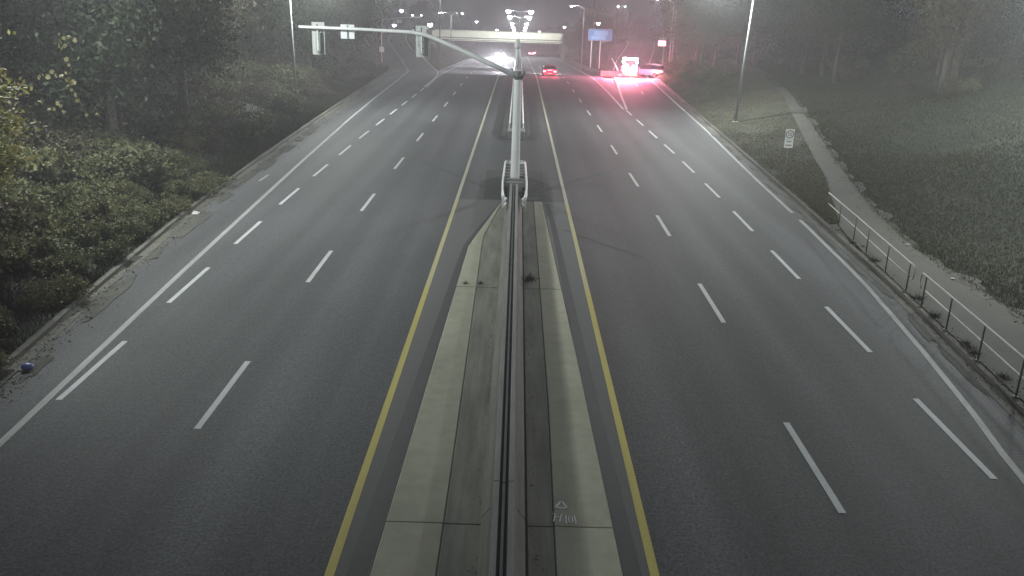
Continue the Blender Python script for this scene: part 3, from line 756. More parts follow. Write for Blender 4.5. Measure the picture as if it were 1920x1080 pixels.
bs = empty('blue_sign', (13.4, 147, float(ground_z(13.4, 147))), 0, 'wide blue guide sign on two posts on the island before the overpass', 'road sign')
bz = -float(ground_z(13.4, 147))
MB().bbox(-2.0, 2.0, -.03, .03, 3.75 + bz, 5.5 + bz, .02).build('panel', M['sign_blue'], bs)
MB().bbox(-1.05, 1.2, -.05, -.033, 4.55 + bz, 5.3 + bz, .005).build('print_block', M['sign_light_blue'], bs)
MB().bbox(-1.5, .9, -.05, -.033, 3.9 + bz, 4.5 + bz, .005).build('print_block', M['sign_light_blue'], bs)
for xx in (-1.35, .1):
    MB().tube([(xx, .1, 0), (xx, .1, 5.3 + bz)], .07, 8).build('post', M['galv'], bs)
fr = MB()
for a, c_, d_, e_ in ((-2.06, 2.06, 3.68, 3.745), (-2.06, 2.06, 5.505, 5.57)): fr.box(a, c_, -.03, .03, d_ + bz, e_ + bz)
fr.build('frame', M['galv_dull'], bs)
ws = empty('small_sign', (20.3, 126, float(ground_z(20.3, 126))), 0, 'small pale rectangular sign on a post beside the uphill ramp', 'sign')
wz = -float(ground_z(20.3, 126))
MB().bbox(-.55, .55, -.02, .02, 4.0 + wz, 4.75 + wz, .01).build('panel', M['sign_white'], ws)
MB().tube([(0.3, .06, 0), (0.3, .06, 4.6 + wz)], .05, 8).build('post', M['galv_dull'], ws)

cb = empty('control_cabinet', (-20.6, 133, float(ground_z(-20.6, 133))), 0, 'small pale control box on a post beside the exit ramp', 'control box')
MB().tube([(0, 0, 0), (0, 0, 4.4)], .06, 8).build('post', M['galv'], cb)
MB().bbox(-.36, .36, -.2, .2, 1.5, 2.3, .03).build('box', M['plate_grey'], cb)
MB().bbox(-.3, .3, -.225, -.202, 1.56, 2.24, .01).build('door', M['galv'], cb)

# far signals at the top of the exit ramp
fs = empty('far_mast_arm', (-39.5, 258, -.1), 0, 'distant mast arm with signal heads at the top of the exit ramp', 'signal pole')
MB().tube([(0, 0, 0), (0, 0, 4.2)], [.14, .10], 8).build('pole', M['galv'], fs)
MB().tube([(0, 0, 3.9), (5, 0, 4.5), (11.5, 0, 5.0)], [.10, .09, .07], 8).build('mast_arm', M['galv'], fs)
for xx, zz in ((8.6, 4.95), (11.2, 5.0)):
    h_ = MB().bbox(xx - .2, xx + .2, -.2, .2, zz + .05, zz + .65, .05).build('signal_head', M['housing'], fs)
    MB().tube([(xx, -.201, zz + .35), (xx, -.28, zz + .35)], .16, 10).build('lit_lens', M['lens_far'], h_)
MB().bbox(4.0, 5.6, -.1, .1, 3.0, 4.0, .05).build('name_panel', M['plate_grey'], fs)
MB().bbox(6.3, 6.8, -.15, .15, 3.2, 3.9, .05).build('signal_head', M['housing'], fs)

# speed sign on the verge
vs_ = empty('speed_sign', (14.62, 46.0, float(ground_z(14.62, 46))), 0.0, 'narrow white regulatory sign with a ringed number on the grass verge', 'road sign')
MB().tube([(0, .03, 0), (0, .03, 2.95)], .03, 8).build('post', M['galv_dull'], vs_)
MB().bbox(-.235, .235, -.02, 0, 2.45, 2.97, .01).build('plate', M['sign_old'], vs_)
MB().bbox(-.235, .235, -.021, -.001, 1.98, 2.43, .01).build('tab_plate', M['sign_old'], vs_)
rg = MB()
N = 24
rings = [[(r * math.cos(q), -.026, 2.71 + r * math.sin(q)) for q in np.linspace(0, 2 * math.pi, N, endpoint=False)] for r in (.175, .215)]
rg.loft(rings, False); rg.build('ring', M['sign_ink'], vs_)
def upright(pls, wd, loc, parent, m, name):
    t = MB()
    for pl in pls: strokes(t, pl, wd)
    t.v = [(v[0] + loc[0], loc[1] - v[2], v[1] + loc[2]) for v in t.v]
    return t.build(name, m, parent)
upright([[(-.03, .09), (-.10, .09), (-.105, .01), (-.06, .02), (-.03, -.01), (-.03, -.06), (-.06, -.09), (-.105, -.075)]], .026, (0, -.026, 2.71), vs_, M['sign_ink'], 'digit')
upright([[(.03, .05), (.05, .09), (.08, .09), (.10, .05), (.10, -.05), (.08, -.09), (.05, -.09), (.03, -.05), (.03, .05)]], .026, (0, -.026, 2.71), vs_, M['sign_ink'], 'digit')
for a, c_, wd in ((2.30, 2.345, .13), (2.10, 2.15, .16)):
    MB().box(-wd, wd, -.026, -.0225, a, c_).build('print_bar', M['sign_ink'], vs_)

# ------------------------------------------------------------------ pedestrian railing
def railing(posts, label, z0=.15, h=1.02, curl_start=False, curl_end=False):
    x0, y0 = posts[0]
    t = empty('railing', (x0, y0, 0), 0, label, 'railing', 'pale railings along the footpath')
    iv = Matrix.Translation((-x0, -y0, 0))
    def b_(mb, n, m):
        o = mb.build(n, m, t); o.matrix_parent_inverse = iv
    for x, y in posts:
        b_(MB().tube([(x, y, z0 - .02), (x, y, z0 + h - .03)], .026, 8), 'post', M['galv_dark'])
        b_(MB().bbox(x - .07, x + .07, y - .07, y + .07, z0 + .001, z0 + .018, .004), 'foot_plate', M['galv_dark'])
    top = [(x, y, z0 + h) for x, y in posts]; mid = [(x + .035, y, z0 + h * .52) for x, y in posts]
    def bend(line, at):
        i, j = (0, 1) if at == 's' else (-1, -2)
        a = Vector(line[i]); d = (a - Vector(line[j])).normalized()
        ext = [tuple(a + d * .30), tuple(a + d * .42 + Vector((0, 0, -.08))), tuple(a + d * .46 + Vector((0, 0, -.2))), tuple(a + d * .42 + Vector((0, 0, -.42))), tuple(a + d * .30 + Vector((0, 0, -.485)))]
        return ext if at == 'e' else list(reversed(ext))
    full = (bend(top, 's') if curl_start else []) + top + (bend(top, 'e') if curl_end else [])
    b_(MB().tube(full, .028, 8), 'top_rail', M['pale_rail'])
    b_(MB().tube(mid, .022, 8), 'mid_rail', M['pale_rail'])
    return t
railing([(12.05, 12.5), (12.22, 14.8), (12.38, 17.1), (12.55, 19.3), (12.78, 21.6), (13.0, 23.9), (13.2, 26.0)], 'nearer pale tube railing section between kerb and footpath', curl_end=True)
railing([(13.34, 27.5), (13.58, 29.8), (13.84, 32.3), (14.05, 34.2), (14.28, 36.6), (14.52, 38.9)], 'farther pale tube railing section between kerb and footpath', curl_start=True)

# ------------------------------------------------------------------ vehicles
def vehicle(name, x, y, z, rz, kind, paint, label, cat, tail='tail_on', head=None, group=None):
    t = empty(name, (x, y, z), rz, label, cat, group)
    if kind == 'sedan':
        L, W_, H = 4.6, 1.8, 1.45
        side = [(-2.3, .42, .82), (-2.2, .30, .98), (-1.6, .26, 1.0), (-.8, .24, .98), (.9, .24, .95), (1.7, .26, .86), (2.15, .30, .74), (2.3, .40, .62)]
        cab = [(-1.75, .97, .78), (-1.15, 1.38, .62), (-.2, 1.45, .60), (.35, 1.40, .60), (1.15, .95, .76)]
    elif kind == 'suv':
        L, W_, H = 4.9, 2.0, 1.85
        side = [(-2.45, .50, 1.05), (-2.4, .38, 1.15), (-1.6, .33, 1.16), (0, .33, 1.13), (1.2, .33, 1.1), (1.9, .36, 1.02), (2.35, .42, .85), (2.45, .5, .72)]
        cab = [(-2.36, 1.12, .88), (-2.1, 1.75, .72), (-.5, 1.85, .70), (.5, 1.78, .70), (1.25, 1.10, .86)]
    else:
        L, W_, H = 5.6, 2.1, 2.5
        side = [(-2.8, .55, 1.3), (-2.75, .42, 1.4), (-1, .40, 1.4), (1.2, .40, 1.38), (2.0, .42, 1.2), (2.6, .46, 1.0), (2.8, .55, .85)]
        cab = [(-2.76, 1.37, .98), (-2.6, 2.4, .92), (-.5, 2.5, .90), (1.0, 2.42, .88), (1.95, 1.25, .92)]
    hw = W_ / 2
    mb = MB()
    rings = []
    for sy, zb, zt in side:
        k = hw * (0.93 if abs(sy) > L / 2 - .05 else 1.0)
        zm = zb + (zt - zb) * .55
        rings.append([(-k * .9, sy, zb), (-k, sy, zb + .12), (-k, sy, zm), (-k * .93, sy, zt), (0, sy, zt + .03), (k * .93, sy, zt), (k, sy, zm), (k, sy, zb + .12), (k * .9, sy, zb)])
    mb.loft(rings, True, True)
    mb.build('body', paint, t)
    # cabin: roof skin and glazing as panels
    def rw(i): return hw * cab[i][2] / .78 * .98 if kind == 'sedan' else hw * cab[i][2]
    c3 = [(-rw(i), cab[i][0], cab[i][1]) for i in range(5)]; d3 = [(rw(i), cab[i][0], cab[i][1]) for i in range(5)]
    zb_ = min(cab[0][1], cab[4][1]) - .05
    roof = MB().loft([[(a[0], a[1], a[2]), (a[0] * .9, a[1], a[2] + .05), (b_[0] * .9, b_[1], b_[2] + .05), (b_[0], b_[1], b_[2])] for a, b_ in list(zip(c3, d3))[1:4]], True, False)
    roof.build('roof', paint, t)
    MB().add([c3[0], d3[0], d3[1], c3[1], (c3[0][0] * .9, c3[0][1] + .06, c3[0][2]), (d3[0][0] * .9, d3[0][1] + .06, d3[0][2]), (d3[1][0] * .9, d3[1][1] + .06, d3[1][2] - .03), (c3[1][0] * .9, c3[1][1] + .06, c3[1][2] - .03)], [(0, 1, 2, 3), (4, 7, 6, 5), (0, 4, 5, 1), (1, 5, 6, 2), (2, 6, 7, 3), (3, 7, 4, 0)]).build('rear_window', M['glass'], t)
    MB().add([d3[4], c3[4], c3[3], d3[3], (d3[4][0] * .9, d3[4][1] - .06, d3[4][2]), (c3[4][0] * .9, c3[4][1] - .06, c3[4][2]), (c3[3][0] * .9, c3[3][1] - .06, c3[3][2] - .03), (d3[3][0] * .9, d3[3][1] - .06, d3[3][2] - .03)], [(0, 1, 2, 3), (4, 7, 6, 5), (0, 4, 5, 1), (1, 5, 6, 2), (2, 6, 7, 3), (3, 7, 4, 0)]).build('windscreen', M['glass'], t)
    for sgn, q in ((-1, c3), (1, d3)):
        low = [(q[0][0], q[0][1], zb_), (q[4][0], q[4][1], zb_)]
        poly = [low[0], q[0], q[1], q[2], q[3], q[4], low[1]]
        inn = [(v[0] - sgn * .05, v[1], v[2]) for v in poly]
        n = len(poly)
        MB().add(poly + inn, [tuple(range(n)), tuple(reversed(range(n, 2 * n)))] + [(i, n + i, n + (i + 1) % n, (i + 1) % n) for i in range(n)]).build('side_window', M['glass'] if kind != 'van' else paint, t)
    wr = .33 if kind == 'sedan' else .38
    wy = (-L * .30, L * .31)
    for sx in (-1, 1):
        for yy in wy:
            wh = MB().tube([(sx * (hw - .22), yy, wr), (sx * (hw + .01), yy, wr)], wr, 18).build('wheel', M['rubber'], t)
            MB().tube([(sx * (hw + .011), yy, wr), (sx * (hw + .03), yy, wr)], wr * .62, 12).build('rim', M['rim'], wh)
        zt = side[0][2]; zbm = side[0][1]
        tl_z = (zbm + (zt - zbm) * .55, zt - .02)
        mx = (lambda a, b_: (min(a, b_), max(a, b_)))
        xa, xb = mx(sx * hw * .58, sx * hw * .95)
        MB().bbox(xa, xb, -L / 2 - .06, -L / 2 + .08, tl_z[0], tl_z[1], .02).build('tail_light', M[tail], t)
        zf = side[-1][2]
        xa, xb = mx(sx * hw * .52, sx * hw * .92)
        MB().bbox(xa, xb, L / 2 - .1, L / 2 + .04, zf - .16, zf + .02, .02).build('headlight', M[head] if head else M['glass'], t)
        xa, xb = mx(sx * (hw + .0), sx * (hw + .2))
        MB().bbox(xa, xb, cab[4][0] - .25, cab[4][0] - .1, cab[4][1] + .02, cab[4][1] + .2, .03).build('mirror', paint, t)
    MB().bbox(-hw * .95, hw * .95, -L / 2 - .08, -L / 2 + .05, side[0][1] - .12, side[0][1] + .12, .03).build('rear_bumper', M['rubber'] if kind != 'sedan' else paint, t)
    MB().bbox(-.26, .26, -L / 2 - .095, -L / 2 - .081, side[0][1] + .0, side[0][1] + .11, .004).build('number_plate', M['number_plate'], t)
    return t
def glow(parent, loc, power, col, r=.12, spot=None, rot=None):
    l = bpy.data.lights.new('vehicle_glow_light', 'SPOT' if spot else 'POINT')
    l.energy = power; l.color = col; l.shadow_soft_size = r
    if spot: l.spot_size = math.radians(spot); l.spot_blend = .6
    o = bpy.data.objects.new('vehicle_glow_light', l); COL.objects.link(o); o.parent = parent; o.location = loc
    if rot: o.rotation_euler = rot
    return o
c1 = vehicle('car', 4.3, 121.4, float(zp(121)), 0.0, 'sedan', M['car_red'], 'dark red car with bright red taillights driving away in the near lane past the gore', 'car')
MB().bbox(-.35, .35, -2.36, -2.31, .86, .92, .01).build('brake_light', M['tail_on'], c1)
for s in (-1, 1): glow(c1, (s * .72, -2.75, .78), 260, (1, .10, .16), .1)
for s in (-1, 1): glow(c1, (s * .65, 2.5, .62), 9000, (.95, .96, 1), .06, 70, (math.radians(84), 0, 0))
c2 = vehicle('car', 4.6, 322, float(zp(322)), 0.0, 'sedan', M['car_grey'], 'distant car with red taillights under the overpass, nearer of two', 'car', 'tail_blaze')
c3_ = vehicle('car', 6.6, 392, float(zp(392)), 0.0, 'sedan', M['car_grey'], 'distant car with red taillights beyond the overpass, farther of two', 'car', 'tail_blaze')
for c in (c2, c3_):
    for s in (-1, 1): glow(c, (s * .72, -2.7, .8), 1200, (1, .14, .2), .1)
c4 = vehicle('car', -4.9, 246, float(zp(246)), math.pi, 'suv', M['car_grey'], 'oncoming car with dazzling white headlights in front of the overpass', 'car', head='head_on')
for s in (-1, 1):
    MB().bbox(min(s * .55, s * .98), max(s * .55, s * .98), 2.44, 2.56, .62, 1.02, .03).build('headlight', M['head_on'], c4)  # oversized lit faces added over the headlights to widen the glare
    MB().bbox(min(s * .50, s * .80), max(s * .50, s * .80), 2.44, 2.52, .42, .58, .03).build('glare_light', M['head_on'], c4)  # invented lamps that enlarge the white glare
for s in (-1, 1): glow(c4, (s * .72, 2.75, .9), 750000, (.93, .90, 1.0), .12, 16, (math.radians(88), 0, 0))
ev = vehicle('emergency_vehicle', 15.9, 124.2, float(ramp_z(124)), -.18, 'van', M['van_paint'], 'boxy dark vehicle glaring with red and white lights stopped on the uphill ramp', 'emergency vehicle', 'tail_blaze')
MB().bbox(-1.0, 1.0, -2.6, -2.15, 2.53, 2.76, .05).build('light_bar', M['beacon'], ev)
for xx, zz, rr_ in ((-.55, 1.78, .22), (.50, 1.62, .20), (-.05, 1.30, .16), (.62, 1.12, .14)):
    MB().tube([(xx, -2.84, zz), (xx, -2.91, zz)], rr_, 14).build('flood_lens', M['beacon_white'], ev)
MB().bbox(-.7, .7, -2.93, -2.885, .74, .9, .01).build('warning_strip', M['amber'], ev)
for sx in (-1, 1):
    MB().bbox(min(sx * .80, sx * 1.04), max(sx * .80, sx * 1.04), -2.92, -2.86, 1.42, 1.70, .02).build('warning_lens', M['tail_blaze'], ev)
    MB().bbox(min(sx * .80, sx * 1.04), max(sx * .80, sx * 1.04), -2.88, -2.82, 2.05, 2.35, .02).build('warning_lens', M['beacon'], ev)
    glow(ev, (sx * 3.0, -3.4, 1.2), 2500, (1, .2, .4), .2)  # free-hanging red light added to spread the glare sideways
MB().bbox(-1.075, -1.055, -2.5, 1.5, 1.0, 1.2, .005).build('side_stripe', M['car_stripe'], ev)
for sx in (-.75, .75):
    glow(ev, (sx, -3.7, 1.25), 42000, (1, .05, .16), .15, 110, (math.radians(38), 0, math.pi))
    glow(ev, (sx * 2.2, -5.2, 1.4), 4500, (1, .10, .26), .15)  # hangs free behind the van, added to widen the red glare
glow(ev, (0, -4.2, 3.6), 3500, (1, .10, .34), .3)  # this and the next two hang free, added for the glare
glow(ev, (-.4, -7.0, 2.2), 3500, (1, .80, .84), .2)
glow(ev, (.3, -4.4, .5), 2500, (1, .5, .1), .2)
wv = vehicle('pickup', 19.0, 127.2, float(ramp_z(127)), .9, 'suv', M['car_white'], 'pale vehicle angled on the ramp shoulder beside the glaring emergency vehicle', 'car', head='head_on')
for s in (-1, 1): glow(wv, (s * .75, 2.8, .85), 5000, (1, .9, .95), .1, 100, (math.radians(88), 0, 0))
wv.name = 'pale_car'

# ------------------------------------------------------------------ litter
lt = MB().add([(-.16, -.1, 0), (.14, -.13, .02), (.17, .09, .06), (-.12, .12, .09), (0, 0, .13), (-.16, -.1, -.01), (.14, -.13, -.01), (.17, .09, -.01), (-.12, .12, -.01)], [(0, 1, 4), (1, 2, 4), (2, 3, 4), (3, 0, 4), (5, 8, 7, 6), (0, 5, 6, 1), (1, 6, 7, 2), (2, 7, 8, 3), (3, 8, 5, 0)])
o = lt.build('paper_scrap', M['paper'], None, (-13.75, 35.9, .025)); tag(o, 'crumpled white paper scrap by the kerb of the wooded bank', 'litter')
bag = MB(); rr = random.Random(3)
rings = []
for ph in np.linspace(0.15, math.pi - .15, 6):
    rings.append([((.14 + .04 * rr.random()) * math.sin(ph) * math.cos(q), (.11 + .03 * rr.random()) * math.sin(ph) * math.sin(q), .09 - .09 * math.cos(ph)) for q in np.linspace(0, 2 * math.pi, 9, endpoint=False)])
bag.loft(rings, True, True)
o = bag.build('plastic_bag', M['bag_blue'], None, (-12.0, 19.45, .012)); tag(o, 'small blue plastic bag at the foot of the wooded bank', 'litter')
for i, (x, y, lab) in enumerate(((15.65, 29.0, 'tiny white scrap on the footpath edge nearest the viewer'), (16.05, 33.6, 'tiny white scrap where the footpath edge meets the grass'), (14.0, 40.1, 'tiny white scrap on the verge past the railing end'))):
    c = MB().bbox(-.07, .07, -.05, .05, 0, .05, .015).build('paper_scrap', M['paper'], None, (x, y, float(ground_z(x, y)) + .05)); tag(c, lab, 'litter')

# ------------------------------------------------------------------ vegetation
def leaf_quads(P, size, flat=0.0, g=None):
    """quad per point, random orientation"""
    g = g or rng
    n = len(P)
    a = g.normal(size=(n, 3)); a[:, 2] *= (1 - flat); a /= np.linalg.norm(a, axis=1)[:, None]
    b = g.normal(size=(n, 3)); b[:, 2] *= (1 - flat)
    b -= a * (a * b).sum(1)[:, None]; b /= np.linalg.norm(b, axis=1)[:, None]
    s = size * g.uniform(.6, 1.4, n)[:, None]
    a, b = a * s, b * s * .62
    V = np.stack([P - a, P + b * .9 - a * .1, P + a, P - b * .9 + a * .1], 1)
    return V.reshape(-1, 3)
def crown_mesh(name, n, rx, rz, size, m, seed, clumps=55, base=0.0, spread=.26, flat=0.0):
    g = np.random.default_rng(seed)
    d = g.normal(size=(clumps, 3)); d /= np.linalg.norm(d, axis=1)[:, None]
    r = g.uniform(.35, 1.0, clumps) ** .6
    cen = d * r[:, None] * np.array([rx, rx, rz]) * g.uniform(.75, 1.15, (clumps, 1))
    wts = g.uniform(.3, 1.6, clumps); wts /= wts.sum()
    k = g.choice(clumps, n, p=wts)
    P = cen[k] + g.normal(size=(n, 3)) * np.array([rx, rx, rz * .7]) * spread * g.uniform(.5, 1.2, clumps)[k][:, None]
    P[:, 2] += base
    V = leaf_quads(P, size, flat, g)
    me = np_mesh(name, V, 4, n); me.materials.append(m); return me
def trunk_mesh(name, h, r, seed, limbs=7, lean=.3):
    g = random.Random(seed)
    mb = MB()
    pts = [(g.uniform(-1, 1) * lean * t, g.uniform(-1, 1) * lean * t, h * t - .3 * (t == 0)) for t in (0, .2, .45, .7, 1)]
    mb.tube(pts, [r * 1.25, r, r * .8, r * .55, r * .2], 8)
    for i in range(limbs):
        t = g.uniform(.3, .9); a = g.uniform(0, 6.28); L = h * g.uniform(.18, .36)
        z = h * t; x0 = pts[2][0] * t; y0 = pts[2][1] * t
        mb.tube([(x0, y0, z), (x0 + math.cos(a) * L * .5, y0 + math.sin(a) * L * .5, z + L * .35), (x0 + math.cos(a) * L, y0 + math.sin(a) * L, z + L * .9)], [r * .4, r * .25, r * .08], 6)
    me = bpy.data.meshes.new(name); me.from_pydata([tuple(v) for v in mb.v], [], mb.f); me.polygons.foreach_set('use_smooth', mb.sm); me.update()
    me.materials.append(M['bark']); return me
CR = [crown_mesh('crown', 18720, 3.4, 4.6, .10, M['leaf_dark'], 11, 60, 7.2), crown_mesh('crown', 18720, 3.0, 5.4, .10, M['leaf_mid'], 12, 55, 7.6),
      crown_mesh('crown', 14976, 3.8, 4.2, .10, M['leaf_mid'], 13, 60, 6.8), crown_mesh('crown', 12096, 2.6, 5.0, .11, M['leaf_brown'], 14, 45, 7.0), crown_mesh('crown', 17280, 3.2, 5.2, .10, M['leaf_dark'], 15, 50, 6.6)]
TR = [trunk_mesh('trunk', 11, .20, s) for s in (1, 2, 3, 4, 5)]
LOOK = ('dark rounded', 'tall green', 'wide mid green', 'brownish thin', 'dense dark')
def along(y):
    for lim, txt in ((26, 'level with the blue bag'), (33, 'level with the bushes'), (40, 'level with the paper scrap'), (47, 'level with the crash cushion'), (56, 'past the crash cushion'), (66, 'by the pale end block'), (78, 'level with the lamp poles'), (92, 'past the lamp poles'), (110, 'before the ramps'), (130, 'where the ramps split off'), (160, 'level with the blue sign'), (200, 'halfway up the ramps'), (240, 'near the top of the ramps'), (290, 'level with the overpass'), (400, 'just past the overpass'), (520, 'far past the overpass')):
        if y < lim: return txt
    return 'at the far end of the road'
def row(d, a, b): return 'front row' if d < a else 'second row' if d < b else 'deep inside'
def tree(x, y, k, sc, rz, label, group, cat='tree', z=None):
    k = k % 5
    if '%' in label: label = label % (LOOK[k], along(y))
    t = empty('broadleaf_tree', (x, y, float(ground_z(x, y)) - .05 if z is None else z), rz, label, cat, group)
    t.scale = (sc, sc, sc * random.uniform(.92, 1.1))
    link('trunk', TR[k % 5], None, t); link('crown', CR[k % 5], None, t)
    return t
gl, ll = 'trees of the wood on the bank beside the exit lane', '%s tree in the wood, ROW, %s'
for i in range(58):
    y = 24 + 100 * ((i + random.random()) / 58)
    d = random.choice((4.5, 6.5, 9, 12, 16)) + random.uniform(-1, 1)
    if y < 34: d += 4
    if 26 < y < 42 and d < 12: d += 7
    if 62 < y < 82 and d < 8: d += 6
    tree(float(kerb_l(y)) - d, y, random.randrange(5), random.uniform(.85, 1.25), random.uniform(0, 6.28), ll.replace('ROW', row(d, 6.5, 11)), gl)
gl2, ll2 = 'trees along the outer side of the exit ramp', '%s tree outside the exit ramp, %s'
for i in range(20):
    y = 122 + 150 * ((i + random.random()) / 20)
    tree(float(kerb_l(y)) - random.uniform(5, 14), y, random.randrange(5), random.uniform(.9, 1.35), random.uniform(0, 6.28), ll2, gl2)
gr, lr = 'trees on the bank beyond the footpath', '%s tree beyond the footpath, ROW, %s'
for i in range(46):
    y = 66 + 120 * ((i + random.random()) / 46)
    x0 = max(float(path_out(y)) if y < 100 else float(kerb_r(y)) + 2.5, float(kerb_r(y)) + 2.5)
    d = random.choice((2.5, 5, 8, 12, 17)) + random.uniform(-1, 1)
    if y < 86 and d < 9: d += 8
    tree(x0 + d, y, random.randrange(5), random.uniform(.8, 1.2), random.uniform(0, 6.28), lr.replace('ROW', row(d, 4, 9)), gr)
for i in range(14):
    x = 31 + 24 * random.random(); y = 40 + 45 * random.random()
    tree(x + (y - 40) * .2, y, random.randrange(5), random.uniform(.7, 1.0), random.uniform(0, 6.28), lr.replace('ROW', 'high up' if x < 44 else 'crest'), gr)
gf, lf = 'dark trees between the road and the uphill ramp', 'dark rounded tree between the overpass end and the blue sign'
for x, y, sc in ((15.5, 205, .62), (17.5, 222, .75), (20.0, 236, .8), (16.2, 244, .72), (14.6, 258, .62), (22.5, 252, .8), (19, 258, .75), (25.5, 262, .7)):
    tree(x, y, random.choice((0, 4)), sc, random.uniform(0, 6.28), lf, gf)
gb, lb = 'trees far beyond the overpass', 'faint %s tree far off, %s'
for i in range(34):
    sd = random.choice((-1, 1)); y = 300 + 380 * random.random()
    tree(sd * random.uniform(18, 90), y, random.randrange(5), random.uniform(1.0, 1.5), random.uniform(0, 6.28), lb, gb)

# shrubs
SH = [crown_mesh('foliage', 2600, 1.3, .85, .095, M['shrub_a'], 21, 40, .75, .22), crown_mesh('foliage', 2600, 1.2, .95, .10, M['shrub_b'], 22, 40, .8, .22), crown_mesh('foliage', 1500, 1.1, 1.0, .09, M['leaf_brown'], 23, 34, .8, .25),
      crown_mesh('foliage', 2200, 1.5, .7, .085, M['shrub_b'], 24, 40, .6, .25)]
def stems_mesh(seed):
    g = random.Random(seed); mb = MB()
    for i in range(9):
        a = g.uniform(0, 6.28); L = g.uniform(.5, 1.1)
        mb.tube([(0, 0, -.1), (math.cos(a) * .3 * L, math.sin(a) * .3 * L, .5 * L), (math.cos(a) * .8 * L, math.sin(a) * .8 * L, 1.1 * L)], [.025, .018, .006], 5)
    me = bpy.data.meshes.new('stems'); me.from_pydata([tuple(v) for v in mb.v], [], mb.f); me.update(); me.materials.append(M['bark']); return me
ST = [stems_mesh(i) for i in range(3)]
def shrub(x, y, k, sc, label, group):
    label = label.replace('KIND', ('dark leafy', 'green upright', 'dry brown', 'green spreading')[k % 4]).replace('ALONG', along(y))
    label = ('small ' if sc < .62 else 'big ' if sc > .95 else 'medium ') + label
    t = empty('shrub', (x, y, float(ground_z(x, y)) - .03), random.uniform(0, 6.28), label, 'shrub', group)
    t.scale = (sc, sc, sc * random.uniform(.8, 1.15))
    link('stems', ST[k % 3], None, t); link('foliage', SH[k % 4], None, t)
gsh, lsh = 'green shrubs at the foot of the wooded bank', 'KIND shrub on the wooded bank, ROW, ALONG'
for i in range(95):
    y = 17.5 + 27 * random.random()
    d = .45 + 6.5 * random.random() ** 1.3
    shrub(float(kerb_l(y)) - d, y, random.choice((0, 1, 3, 3)), random.uniform(.5, .95) * (.65 + .07 * d), lsh.replace('ROW', 'by the kerb' if d < 1.5 else 'behind the kerb' if d < 3.5 else 'higher up'), gsh)
gsb, lsb = 'dry brush higher on the wooded bank', 'KIND brush under the wood, ROW, ALONG'
for i in range(80):
    y = 26 + 90 * random.random()
    d = 2.4 + 9 * random.random()
    shrub(float(kerb_l(y)) - d, y, random.choice((2, 2, 0, 3)), random.uniform(.7, 1.3), lsb.replace('ROW', 'low' if d < 5 else 'mid slope' if d < 8.5 else 'high'), gsb)
gsr, lsr = 'brush on the bank beyond the footpath', 'KIND brush beyond the footpath, ROW, ALONG'
for i in range(44):
    y = 62 + 60 * random.random()
    d = 6 + 16 * random.random()
    shrub(float(path_out(y)) + d, y, random.choice((0, 2, 3)), random.uniform(.6, 1.3), lsr.replace('ROW', 'low' if d < 11 else 'mid slope' if d < 16 else 'high'), gsr)
gv, lv = 'brush along the verge before the uphill ramp', 'KIND brush outside the uphill ramp, ALONG'
for i in range(26):
    y = 90 + 80 * random.random()
    shrub(float(kerb_r(y)) + 1.5 + 4 * random.random(), y, random.choice((2, 0, 3)), random.uniform(.7, 1.3), lv, gv)

# maple sprays leaning in by the wood's near edge
mt = empty('maple_tree', (-19.5, 26.5, float(ground_z(-19.5, 26.5)) - .1), 0, 'yellow green maple with drooping sprays at the near edge of the wood', 'tree')
mz = mt.location.z
link('trunk', trunk_mesh('trunk', 9.5, .17, 31, 8, .5), None, mt)
g = np.random.default_rng(5)
sprays = [(-16.9, 26.2, 6.9, 1.5), (-16.2, 26.4, 6.3, 1.2), (-16.6, 26.0, 5.7, 1.4), (-15.7, 26.3, 5.1, 1.0), (-16.4, 25.9, 4.6, 1.2), (-15.8, 26.2, 4.1, 1.0), (-16.3, 26.0, 3.4, .9), (-17.4, 26.6, 5.0, 1.4), (-17.6, 26.4, 6.2, 1.5), (-18.6, 27.5, 8.2, 2.0), (-19.6, 25.6, 8.8, 2.2), (-18.8, 25.2, 7.4, 1.8), (-20.4, 27.2, 7.2, 2.0)]
PP = []
for x, y, z, r in sprays:
    n = int(330 * r)
    q = g.normal(size=(n, 3)) * np.array([r * .42, r * .42, .17])
    q[:, 2] -= .22 * np.hypot(q[:, 0], q[:, 1])
    PP.append(q + np.array([x + 19.5, y - 26.5, z - mz]))
me = np_mesh('crown', leaf_quads(np.concatenate(PP), .085, .55, g), 4, sum(len(q) for q in PP)); me.materials.append(M['leaf_maple'])
link('crown', me, None, mt)
tw = MB()
for x, y, z, r in sprays:
    a = Vector((0, 0, z - mz - .3)); e = Vector((x + 19.5, y - 26.5, z - mz))
    tw.tube([a, a.lerp(e, .55) + Vector((0, 0, .3)), e], [.05, .03, .01], 5)
tw.build('branches', M['bark'], mt)

